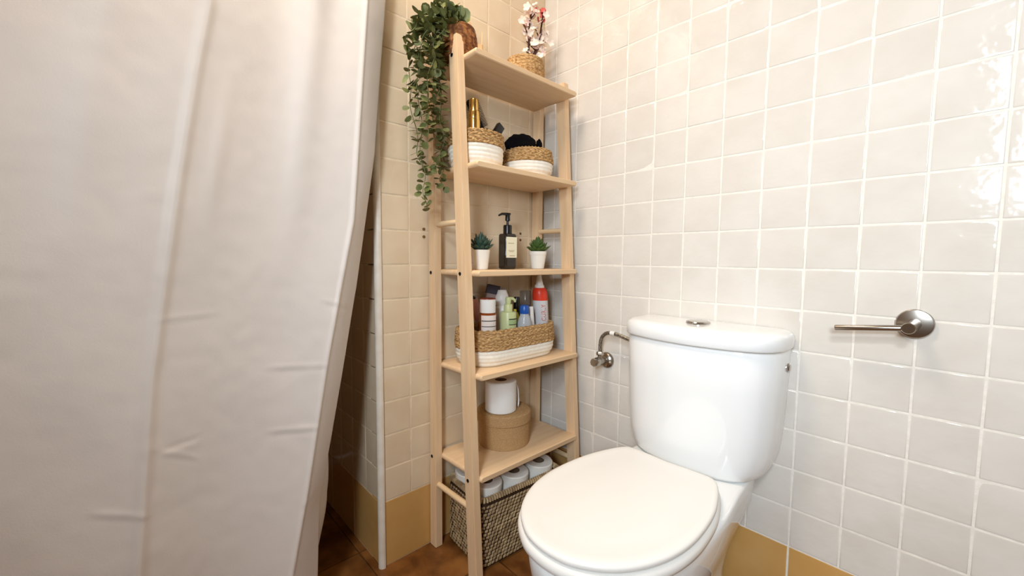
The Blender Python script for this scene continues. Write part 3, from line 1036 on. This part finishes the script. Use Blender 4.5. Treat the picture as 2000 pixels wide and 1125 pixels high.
t = jar('pump_bottle', 'pale green pump bottle at the front middle of the oval basket', 'bottle', -3.0, 0.28)
cx, cy = -3.0, 0.28
b = B(); b.lathe([(0.24, ZB), (0.265, ZB + 0.04), (0.265, 7.46), (0.245, 7.50), (0.0, 7.51)], 36, (cx, cy, 0)); b.build('bottle', GREENPL, t)
b = B(); b.lathe([(0.14, 7.50), (0.14, 7.72), (0.125, 7.745), (0, 7.745)], 28, (cx, cy, 0)); b.build('collar', GREENPL, t)
b = B(); b.lathe([(0.075, 7.74), (0.085, 7.76), (0.10, 7.93), (0.08, 7.97), (0, 7.98)], 20, (cx, cy, 0))
b.tube([(cx, cy, 7.92), (cx + 0.12, cy - 0.06, 7.92), (cx + 0.19, cy - 0.10, 7.87), (cx + 0.20, cy - 0.105, 7.80)], [0.06, 0.055, 0.045, 0.035], 10)
b.build('pump_head', GREENPL, t)
lab = band(B(), cx, cy, 0.265, 7.10, 7.30, va + 0.05, va + 1.4).build('label', GREENLB, t)
b = B(); band(b, cx, cy, 0.266, 7.265, 7.295, va + 0.05, va + 1.4, th=0.009); band(b, cx, cy, 0.266, 7.095, 7.115, va + 0.05, va + 1.4, th=0.009); b.build('label_line', INKD, lab)

t = jar('nail_varnish', 'small black capped bottle behind the pale green pump', 'bottle', -2.2, 0.7)
b = B(); b.lathe([(0.16, ZB), (0.17, 7.36), (0.10, 7.42), (0, 7.42)], 20, (-2.22, 0.7, 0)); b.build('bottle', BLACKP, t)
b = B(); b.lathe([(0.105, 7.42), (0.115, 7.45), (0.105, 7.86), (0.09, 7.90), (0, 7.90)], 20, (-2.22, 0.7, 0)); b.build('cap', BLACKP, t)

t = jar('spray_can', 'bottle with smoky see-through cap in the oval basket', 'bottle', -1.68, 0.8)
b = B(); b.lathe([(0.20, ZB), (0.215, ZB + 0.04), (0.215, 7.50), (0.14, 7.58), (0, 7.58)], 28, (-1.70, 0.8, 0)); b.build('bottle', mat('dark_bottle', lin(46, 44, 42), rough=0.25), t)
b = B(); b.lathe([(0.205, 7.5), (0.205, 8.06), (0.19, 8.085), (0.0, 8.09)], 28, (-1.70, 0.8, 0), cap0=False); b.build('cap', TINT, t)

t = jar('lens_bottle', 'clear small bottle with blue cap at the front of the basket', 'bottle', -2.40, 0.13)
cx, cy = -2.40, 0.14
b = B(); b.lathe([(0.24, ZB), (0.25, ZB + 0.03), (0.245, 7.10), (0.19, 7.26), (0.145, 7.36), (0.145, 7.40), (0, 7.40)], 28, (cx, cy, 0)); b.build('bottle', CLEAR, t)
b = B(); b.lathe([(0.155, 7.40), (0.16, 7.42), (0.155, 7.62), (0.12, 7.68), (0, 7.69)], 28, (cx, cy, 0)); b.build('cap', BLUEPL, t)

t = jar('cream_tube', 'slim white tube leaning beside the red and white can', 'tube', -1.98, 0.22)
b = B(); b.box((-1.97, 0.22, 7.05), (0.17, 0.12, 1.1), Matrix.Rotation(radians(-7), 4, 'Y'), bev=0.03); b.build('tube_body', WHITEPL, t)
b = B(); b.box((-1.905, 0.22, 6.5), (0.15, 0.12, 0.24), Matrix.Rotation(radians(-7), 4, 'Y'), bev=0.03); b.build('cap', BLACKP, t)
t = jar('yellow_bottle', 'yellow little bottle between green pump and blue cap bottle', 'bottle', -2.56, 0.42)
b = B(); b.lathe([(0.14, ZB), (0.15, ZB + 0.03), (0.15, 7.32), (0.11, 7.42), (0, 7.44)], 24, (-2.56, 0.45, 0)); b.build('bottle', YELLOW, t)
b = B(); b.lathe([(0.07, 7.42), (0.075, 7.50), (0.06, 7.53), (0, 7.53)], 18, (-2.56, 0.45, 0)); b.build('cap', YELLOW, t)

t = jar('mousse_can', 'tall red and white hair mousse can lettered CURLY', 'can', -1.24, 0.45)
can_tilt = Matrix.Translation(Vector((-1.22, 0.42, ZB))) @ Matrix.Rotation(radians(-4.5), 4, 'Y')
cax = (can_tilt.to_3x3() @ Vector((0, 0, 1)))
co = can_tilt.translation
b = B(); b.lathe([(0.25, 0), (0.272, 0.03), (0.272, 1.70)], 40, co, cax); b.build('can_body', GREYCAN, t)
b = B(); b.lathe([(0.273, 1.70), (0.272, 1.92), (0.25, 2.05), (0.20, 2.13), (0.15, 2.15), (0, 2.15)], 40, co, cax); b.build('shoulder', CORAL, t)
b = B(); b.lathe([(0.165, 2.11), (0.17, 2.14), (0.165, 2.22), (0.135, 2.25), (0.125, 2.30), (0.065, 2.62), (0.05, 2.66), (0, 2.66)], 28, co, cax); b.build('nozzle', WHITEPL, t)
# lettering, reading upwards along the can
fc = bpy.data.curves.new('lettering', 'FONT')
fc.body = 'CURLY'
fc.size = 0.34 * S
fc.extrude = 0
tmp = bpy.data.objects.new('tmp', fc)
C.objects.link(tmp)
dg = bpy.context.evaluated_depsgraph_get()
me = bpy.data.meshes.new_from_object(tmp.evaluated_get(dg))
bpy.data.objects.remove(tmp)
bm = bmesh.new(); bm.from_mesh(me)
xs = [v.co.x for v in bm.verts]; ys_ = [v.co.y for v in bm.verts]
w_, h_ = max(xs) - min(xs), max(ys_) - min(ys_)
vang = math.atan2(-9.45 - co.y, -11.9 - co.x) + 0.42
for v in bm.verts:
    s_ = (v.co.x - min(xs)) / w_          # along the can, upwards
    tt = (v.co.y - min(ys_)) / h_ - 0.5   # across; top of the letters points to the left
    a = vang - tt * 0.62
    p = co + cax * (1.0 + s_ * 0.58)
    u_ = Vector((cos(a), sin(a), 0)); u_ = (u_ - cax * u_.dot(cax)).normalized()
    v.co = (p + u_ * 0.2745)
b = B(); b.merge(bm); b.build('lettering', CORALINK, t, smooth=False)['kind'] = 'stuff'

t = jar('medicine_box', 'mauve grey carton with dark top at the basket back', 'box', -3.2, 1.0)
Rb = Matrix.Rotation(radians(14), 4, 'Y') @ Matrix.Rotation(radians(-30), 4, 'Z')
b = B(); b.box((-3.24, 0.98, 7.35), (0.42, 0.22, 1.4), Rb, bev=0.01, seg=1); b.build('carton', CARTON, t)
b = B(); b.box((-3.065, 0.98, 8.17), (0.43, 0.23, 0.30), Rb, bev=0.01, seg=1); b.build('dark_end', CARTOND, t)
t = jar('paper_leaflet', 'pale grey tilted packet behind the white lotion bottle', 'packet', -2.75, 1.1)
b = B(); b.box((-2.75, 1.12, 7.5), (0.40, 0.12, 1.5), Matrix.Rotation(radians(16), 4, 'Y'), bev=0.02); b.build('packet', mat('grey_packet', lin(150, 136, 130), rough=0.5), t)
t = jar('makeup_sponge', 'dusty pink puff sticking out left of the wooden leg', 'sponge', -4.45, 0.85)
b = B(); b.lathe([(0.02, -0.45), (0.12, -0.40), (0.15, 0.0), (0.15, 0.2), (0.08, 0.32), (0, 0.34)], 20, (-4.38, 0.75, 7.45), (-0.42, 0.2, 0.8)); b.build('puff', PINK, t)
t = jar('pink_brush', 'small pink handled brush behind the amber jar', 'brush', -3.86, 0.8)
b = B(); b.box((-3.95, 0.75, 7.6), (0.34, 0.14, 0.75), Matrix.Rotation(radians(-24), 4, 'Y'), bev=0.06); b.build('handle', PINK, t)
b = B(); b.box((-4.12, 0.75, 8.0), (0.24, 0.15, 0.10), Matrix.Rotation(radians(20), 4, 'Y'), bev=0.03); b.build('tip', BLACKP, t)

# ------------------------------------------------------------------ fifth shelf: round box and roll
t = thing('round_box', 'round jute rope box with lid on the lowest shelf', 'box', (-2.82, 0.66, Z5))
cx, cy, rbx = -2.80, 0.68, 0.885


def ropewall(b, cx, cy, r0, z0, z1, h=0.05, cap=True, top=None):
    n = max(2, round((z1 - z0) / h))
    pr = [(r0 - 0.06, z0)]
    for k in range(n):
        for j in range(4):
            tt = -1 + 2 * (j + 0.5) / 4
            pr.append((r0 + 0.012 * sqrt(1 - tt * tt), z0 + (z1 - z0) * (k + (tt + 1) / 2) / n))
    if cap:
        pr.append((r0 - 0.05, z1 + 0.015))
        k = r0 - 0.1
        while k > 0.05:
            pr.append((k, z1 + 0.02 + 0.006 * (int(k / 0.05) % 2)))
            k -= 0.05
        pr.append((0, z1 + 0.02))
    b.lathe(pr, 72, (cx, cy, 0))


b = B(); ropewall(b, cx, cy, rbx - 0.03, Z5, Z5 + 0.80); b.build('box_body', JUTE, t, ang=70)
b = B(); ropewall(b, cx, cy, rbx + 0.015, Z5 + 0.78, Z5 + 1.10); b.build('box_lid', JUTE, t, ang=70)
t = thing('toilet_roll', 'opened toilet roll with loose sheet standing on the jute box', 'toilet roll', (-3.0, 0.62, Z5 + 1.13))
cx, cy, z0 = -3.0, 0.62, Z5 + 1.135


def roll_mesh(b, cx, cy, z0, h, r, axis=(0, 0, 1)):
    b.lathe([(0.2, 0.0), (r - 0.03, 0.0), (r, 0.03), (r, h - 0.03), (r - 0.03, h), (0.2, h), (0.2, 0.0)], 44, (cx, cy, z0), axis, False, False)


b = B(); roll_mesh(b, cx, cy, z0, 1.02, 0.52); b.build('roll', PAPER, t, ang=40)
b = B(); b.lathe([(0.205, 0.01), (0.205, 1.01), (0.185, 1.01), (0.185, 0.01), (0.205, 0.01)], 28, (cx, cy, z0), cap0=False, cap1=False); b.build('core', CARD, t)
b = B()
rg = []
for k in range(9):
    s_ = k / 8
    z = z0 + 0.92 - 0.86 * s_
    ox, oy = 0.40 + 0.15 * sin(s_ * 2.6) , -0.30 - 0.06 * s_
    rg.append([(cx + ox + 0.02 * sin(k), cy + oy + 0.02, z), (cx + ox + 0.10 * (1 - 0.4 * s_), cy + oy + 0.30 * (1 - 0.55 * s_), z + 0.10 * (1 - s_))])
b.loft(rg, False, False, closed=False)
o = b.build('loose_sheet', PAPER, t)
sm = o.modifiers.new('thickness', 'SOLIDIFY'); sm.thickness = 0.0008

# ------------------------------------------------------------------ floor basket with rolls
t = thing('storage_basket', 'rectangular woven basket of toilet rolls on the floor under the shelf', 'basket', (-2.8, 0.0, 0))
ang = radians(-5)
ex, ey = Vector((cos(ang), sin(ang), 0)), Vector((-sin(ang), cos(ang), 0))
FLc = Vector((-4.72, -0.50, 0))
BW, BD, BH = 3.25, 1.92, 2.12
bc = FLc + ex * BW / 2 + ey * BD / 2


def bk(x, y, z):
    p = bc + ex * x + ey * y
    return Vector((p.x, p.y, z))


def bkring(off, z, n=72):
    return [bk(x, y, z) for x, y in resample(rrect(0, 0, BW / 2 + off, BD / 2 + off, 0.22 + off), n)]


b = B()
b.loft([bkring(-0.1, 0.01), bkring(-0.03, 0.02), bkring(0.0, 0.3), bkring(0.02, BH - 0.04), bkring(0.0, BH), bkring(-0.06, BH), bkring(-0.08, 1.33), bkring(-0.5, 1.31)])
b.build('basket_wall', DARKW, t)
b = B()
rw = random.Random(12)
nr = 18
peri = resample(rrect(0, 0, BW / 2, BD / 2, 0.24), 72)
nrmp = normals2(peri)
for r_ in range(nr):
    z = 0.10 + (BH - 0.26) * (r_ + 0.5) / nr
    for k in range(72):
        kk = (k + (r_ % 3) / 3.0) % 72
        i0 = int(kk); f_ = kk - i0
        p0, p1 = peri[i0], peri[(i0 + 1) % 72]
        px, py = p0[0] + (p1[0] - p0[0]) * f_, p0[1] + (p1[1] - p0[1]) * f_
        nx, ny = nrmp[i0]
        tx, ty = -ny, nx
        hw_, hh_ = 0.058 * rw.uniform(0.9, 1.06), 0.038 * rw.uniform(0.9, 1.08)
        o_ = 0.012 + 0.02 * rw.random()
        vs = []
        for (sx, sy, d_) in ((-1, -1, 0), (1, -1, 0), (1, 1, 0), (-1, 1, 0), (-0.6, -0.55, 1), (0.6, -0.55, 1), (0.6, 0.55, 1), (-0.6, 0.55, 1)):
            q = (px + tx * hw_ * sx + nx * (o_ + 0.03 * d_), py + ty * hw_ * sx + ny * (o_ + 0.03 * d_))
            vs.append(b.bm.verts.new(bk(q[0], q[1], z + hh_ * sy + 0.012 * sx)))
        for q in ((4, 5, 6, 7), (0, 1, 5, 4), (1, 2, 6, 5), (2, 3, 7, 6), (3, 0, 4, 7)):
            b.face([vs[i] for i in q])
# rim stitches
peri2 = resample(rrect(0, 0, BW / 2, BD / 2, 0.24), 112)
nrm2 = normals2(peri2)
for k in range(112):
    px, py = peri2[k]
    nx, ny = nrm2[k]
    tx, ty = -ny, nx
    pts = []
    for a in range(0, 7):
        an = -0.4 + a * (pi + 0.8) / 6
        pts.append(bk(px + nx * (0.065 * cos(an) - 0.03) + tx * 0.03 * (a / 6 - 0.5), py + ny * (0.065 * cos(an) - 0.03) + ty * 0.03 * (a / 6 - 0.5), BH - 0.02 + 0.065 * sin(an)))
    b.tube(pts, 0.040, 5)
o = b.build('weave', WEAVE, t, ang=50)
o['kind'] = 'stuff'

RL = [(-4.10, 0.10, 'wrapped toilet roll at the front left corner of the floor basket', 2), (-3.02, -0.02, 'wrapped toilet roll in the front middle of the floor basket', -2),
      (-4.0, 1.20 - 0.24, 'wrapped toilet roll at the rear left of the floor basket', -6), (-1.98, -0.10, 'wrapped toilet roll at the front right of the floor basket', 3),
      (-2.72, 0.92, 'shaded toilet roll in the rear middle of the floor basket', 2)]
for x, y, lb_, tl in RL:
    r_ = thing('toilet_roll', lb_, 'toilet roll', (x, y, 1.33), 'toilet rolls in the floor basket')
    ax = (sin(radians(tl)) * 0.5, -0.05, 1.0)
    b = B(); roll_mesh(b, x, y, 1.33, 1.03, 0.49, ax); b.build('roll', WRAP, r_, ang=40)
    b = B(); b.lathe([(0.205, 0.01), (0.205, 1.02), (0.19, 1.02), (0.19, 0.4), (0, 0.4)], 26, (x, y, 1.33), ax, False, True); b.build('core', CARD, r_)

# ------------------------------------------------------------------ top shelf: eucalyptus, diffuser, blossom twigs
t = thing('trailing_eucalyptus', 'trailing green eucalyptus in brown wicker pot on the top shelf left', 'plant', (-4.78, 0.62, Z1))
px_, py_ = -4.74, 0.62
b = B()
pr = [(0.36, Z1)]
for k in range(9):
    for j in range(4):
        tt = -1 + 2 * (j + 0.5) / 4
        z = Z1 + 0.9 * (k + (tt + 1) / 2) / 9
        pr.append((0.44 + 0.12 * sin(pi * (0.15 + 0.75 * (z - Z1) / 0.9)) + 0.02 * sqrt(1 - tt * tt), z))
pr += [(0.44, Z1 + 0.92), (0.42, Z1 + 0.88), (0.0, Z1 + 0.8)]
b.lathe(pr, 48, (px_, py_, 0)); b.build('wicker_pot', TOPB, t, ang=70)


def leaf_mesh(material, cup):
    bm = bmesh.new()
    n = 9
    c = bm.verts.new(Vector((0.5, 0, 0)) * S)
    ring_ = []
    for k in range(n):
        a = 2 * pi * k / n
        r_ = 0.5 * (1 - 0.12 * cos(a) ** 2)
        ring_.append(bm.verts.new(Vector((0.5 + 0.5 * cos(a), r_ * sin(a), cup * (abs(sin(a)) ** 2) + 0.06 * cos(a))) * S))
    for k in range(n):
        bm.faces.new((c, ring_[k], ring_[(k + 1) % n]))
    me = bpy.data.meshes.new('leaf')
    bm.to_mesh(me); bm.free()
    me.polygons.foreach_set('use_smooth', [True] * n)
    me.materials.append(material)
    return me


LM = [leaf_mesh(LEAF, 0.10), leaf_mesh(LEAF, -0.08), leaf_mesh(LEAF2, 0.08)]
STR = [  # strands as world points: out of the pot, over the side and down
    ([(-4.75, 0.5, 15.75), (-5.15, 0.45, 16.0), (-5.65, 0.45, 15.6), (-6.0, 0.48, 14.8), (-6.1, 0.5, 13.6), (-6.0, 0.5, 12.2), (-5.95, 0.5, 11.2), (-5.88, 0.5, 10.55)], 0.20),
    ([(-4.8, 0.7, 15.8), (-5.3, 0.75, 16.05), (-5.85, 0.8, 15.5), (-6.15, 0.8, 14.4), (-6.15, 0.8, 13.4), (-5.95, 0.8, 12.3), (-5.85, 0.8, 11.6)], 0.21),
    ([(-4.8, 0.6, 15.7), (-5.25, 0.4, 15.6), (-5.65, 0.3, 15.0), (-5.85, 0.3, 14.2), (-5.95, 0.32, 13.3), (-5.92, 0.35, 12.5)], 0.19),
    ([(-4.7, 0.45, 15.75), (-5.0, 0.62, 15.95), (-5.22, 0.75, 15.2), (-5.2, 0.82, 14.2), (-5.14, 0.82, 13.2), (-5.12, 0.8, 12.4), (-5.22, 0.75, 11.6), (-5.2, 0.75, 11.25)], 0.20),
    ([(-4.75, 0.6, 15.8), (-5.1, 0.55, 15.9), (-5.35, 0.55, 15.2), (-5.42, 0.55, 14.0), (-5.35, 0.55, 13.0), (-5.32, 0.55, 12.2), (-5.6, 0.5, 11.75), (-5.78, 0.5, 11.5)], 0.20),
    ([(-4.7, 0.8, 15.8), (-5.2, 0.85, 15.9), (-5.5, 0.85, 15.1), (-5.55, 0.85, 14.0), (-5.45, 0.85, 13.0), (-5.3, 0.8, 12.3)], 0.22),
    ([(-4.9, 0.55, 15.7), (-5.1, 0.5, 15.85), (-5.3, 0.5, 15.45), (-5.36, 0.55, 14.9), (-5.3, 0.62, 14.2)], 0.16),
    ([(-4.9, 0.65, 15.7), (-5.15, 0.68, 15.75), (-5.26, 0.75, 15.2), (-5.24, 0.8, 14.6), (-5.2, 0.8, 14.0)], 0.17),
    ([(-4.95, 0.5, 15.65), (-5.3, 0.42, 15.75), (-5.6, 0.42, 15.2), (-5.66, 0.45, 14.4), (-5.6, 0.5, 13.6)], 0.17),
    ([(-4.95, 0.6, 15.7), (-5.3, 0.6, 15.95), (-5.7, 0.6, 15.6), (-5.9, 0.6, 15.0), (-6.0, 0.6, 14.2)], 0.17),
    ([(-4.85, 0.6, 15.6), (-5.0, 0.52, 15.95), (-5.12, 0.46, 16.2)], 0.12),
    ([(-4.75, 0.6, 15.6), (-4.78, 0.5, 15.9), (-4.86, 0.42, 15.95), (-4.84, 0.36, 15.75)], 0.12),
    ([(-4.75, 0.6, 15.7), (-5.0, 0.6, 16.1), (-5.25, 0.55, 16.2), (-5.6, 0.5, 16.0)], 0.16),
    ([(-4.8, 0.7, 15.8), (-5.4, 0.7, 16.0), (-5.85, 0.65, 15.75), (-6.2, 0.62, 15.2), (-6.35, 0.6, 14.6)], 0.20),
]
rl = random.Random(21)
LV = []
for pts, step in STR:
    sp = spline(pts, 10)
    sp = [q + Vector((0.05 * sin(i * 0.55 + len(pts)), 0.03 * sin(i * 0.4), 0)) for i, q in enumerate(sp)]
    b = B(); b.tube(sp, 0.011, 5); b.build('stem', STEM, t)
    d = 0.0
    turn = rl.uniform(0, pi)
    big = 1.35 if step < 0.15 else 1.0
    tot = sum((q - p).length for p, q in zip(sp, sp[1:]))
    run = 0.0
    for p, q in zip(sp, sp[1:]):
        seg = (q - p).length
        run += seg
        d += seg
        if d >= step * 0.6:
            d = 0.0
            tg = (q - p).normalized()
            u = tg.cross(Vector((0, 0, 1)))
            if u.length < 0.2:
                u = Vector((1, 0, 0))
            u = (u - tg * u.dot(tg)).normalized()
            w = tg.cross(u)
            turn += 1.57 + rl.uniform(-0.5, 0.5)
            sz = big * rl.uniform(0.22, 0.33) * (1.0 - 0.3 * run / tot)
            for s_ in (0, pi):
                a = turn + s_
                out_ = (u * cos(a) + w * sin(a)) + tg * rl.uniform(0.15, 0.6) + Vector((0, 0, rl.uniform(-0.2, 0.3)))
                out_.normalize()
                nrm_ = (tg * -rl.uniform(0.1, 1.0) + Vector((rl.uniform(-1.1, 0.3), rl.uniform(-1.3, 0.2), rl.uniform(-0.3, 0.7))))
                yv = nrm_.cross(out_)
                if yv.length < 1e-3:
                    continue
                yv.normalize()
                zv = out_.cross(yv)
                e = Matrix((out_, yv, zv)).transposed().to_euler()
                me = LM[2] if rl.random() < (0.55 if big > 1 else 0.16) else LM[rl.randrange(2)]
                LV.append((sz, me, p + out_ * 0.03, e))

LV.sort(key=lambda q: -q[0])
for sz, me, p, e in LV[:298]:
    inst(me, 'leaf', p, t, rot=e, scale=(sz, sz, sz))
b = B()
for sz, me, p, e in LV[298:]:
    tb = bmesh.new(); tb.from_mesh(me)
    b.merge(tb, Matrix.Translation(p) @ e.to_matrix().to_4x4() @ Matrix.Scale(sz / S, 4))
if LV[298:]:
    o = b.build('small_leaves', LEAF, t)
    o['kind'] = 'stuff'

t = thing('reed_diffuser', 'beige reed diffuser with pale sticks beside the wicker pot', 'diffuser', (-3.7, 1.0, Z1))
b = B(); b.lathe([(0.22, Z1), (0.24, Z1 + 0.03), (0.24, Z1 + 0.62), (0.12, Z1 + 0.75), (0.10, Z1 + 0.78), (0.10, Z1 + 0.98), (0, Z1 + 0.98)], 24, (-3.62, 1.0, 0)); b.build('bottle', REED, t)
for p, q in (((-3.60, 1.0, Z1 + 0.4), (-4.06, 1.02, Z1 + 1.66)), ((-3.58, 1.02, Z1 + 0.4), (-3.94, 1.08, Z1 + 1.60)), ((-3.6, 0.98, Z1 + 0.4), (-3.52, 1.0, Z1 + 1.42))):
    b = B(); b.tube([p, q], 0.022, 6); b.build('reed', REED, t)


def petal_mesh(material):
    bm = bmesh.new()
    c = bm.verts.new((0, 0, 0))
    for k in range(5):
        a = 2 * pi * k / 5
        pts = [(0.30, -0.42, 0.06), (0.62, -0.45, 0.20), (0.85, 0.0, 0.28), (0.62, 0.45, 0.20), (0.30, 0.42, 0.06)]
        vs = [bm.verts.new(Vector((x * cos(a) - y * 0.7 * sin(a), x * sin(a) + y * 0.7 * cos(a), z)) * S) for x, y, z in pts]
        bm.faces.new([c] + vs)
    me = bpy.data.meshes.new('blossom')
    bm.to_mesh(me); bm.free()
    me.polygons.foreach_set('use_smooth', [True] * 5)
    me.materials.append(material)
    return me


PM = [petal_mesh(BLOSSOM), petal_mesh(BLUSH), petal_mesh(PINKB)]
rb_ = random.Random(4)


def twig(label, pts, n, spread, pink_top, offs):
    t = thing('blossom_twig', label, 'flowers', pts[0])
    sp = spline(pts, 6)
    b = B(); b.tube(sp, [0.05 - 0.025 * i / len(sp) for i in range(len(sp))], 6)
    for k in range(5):
        p = sp[int(len(sp) * (0.25 + 0.14 * k))]
        b.tube([p, p + Vector((rb_.uniform(-0.3, 0.3), rb_.uniform(-0.2, 0.2), 0.25))], [0.028, 0.016], 5)
    b.build('twig', TWIG, t)
    for k in range(n):
        f_ = offs + (1 - offs) * rb_.random() ** 0.9
        p = sp[min(len(sp) - 1, int(f_ * len(sp)))] + Vector((rb_.gauss(0, spread), rb_.gauss(0, spread), rb_.gauss(0, spread * 0.6)))
        top = f_ > 0.86
        me = PM[2] if (pink_top and top) else (PM[1] if rb_.random() < 0.3 else PM[0])
        s_ = rb_.uniform(0.13, 0.19)
        inst(me, 'blossom', p, t, rot=(rb_.uniform(0.6, 1.9), rb_.uniform(-0.6, 0.6), rb_.uniform(-1.4, 0.4)), scale=(s_, s_, s_))


twig('tall blossom twig with white flowers in the seagrass basket', [(-2.0, 0.55, Z1 + 0.2), (-1.78, 0.7, 16.2), (-1.72, 0.75, 16.9), (-1.55, 0.8, 17.65)], 34, 0.13, False, 0.45)
twig('blossom twig with one pink top leaning toward the corner', [(-1.95, 0.45, Z1 + 0.2), (-1.55, 0.6, 16.15), (-1.2, 0.75, 16.8), (-0.98, 0.8, 17.75)], 34, 0.13, True, 0.45)
twig('short blossom twig low in the seagrass basket', [(-2.1, 0.4, Z1 + 0.3), (-1.75, 0.5, 15.9), (-1.5, 0.62, 16.4)], 16, 0.16, False, 0.55)
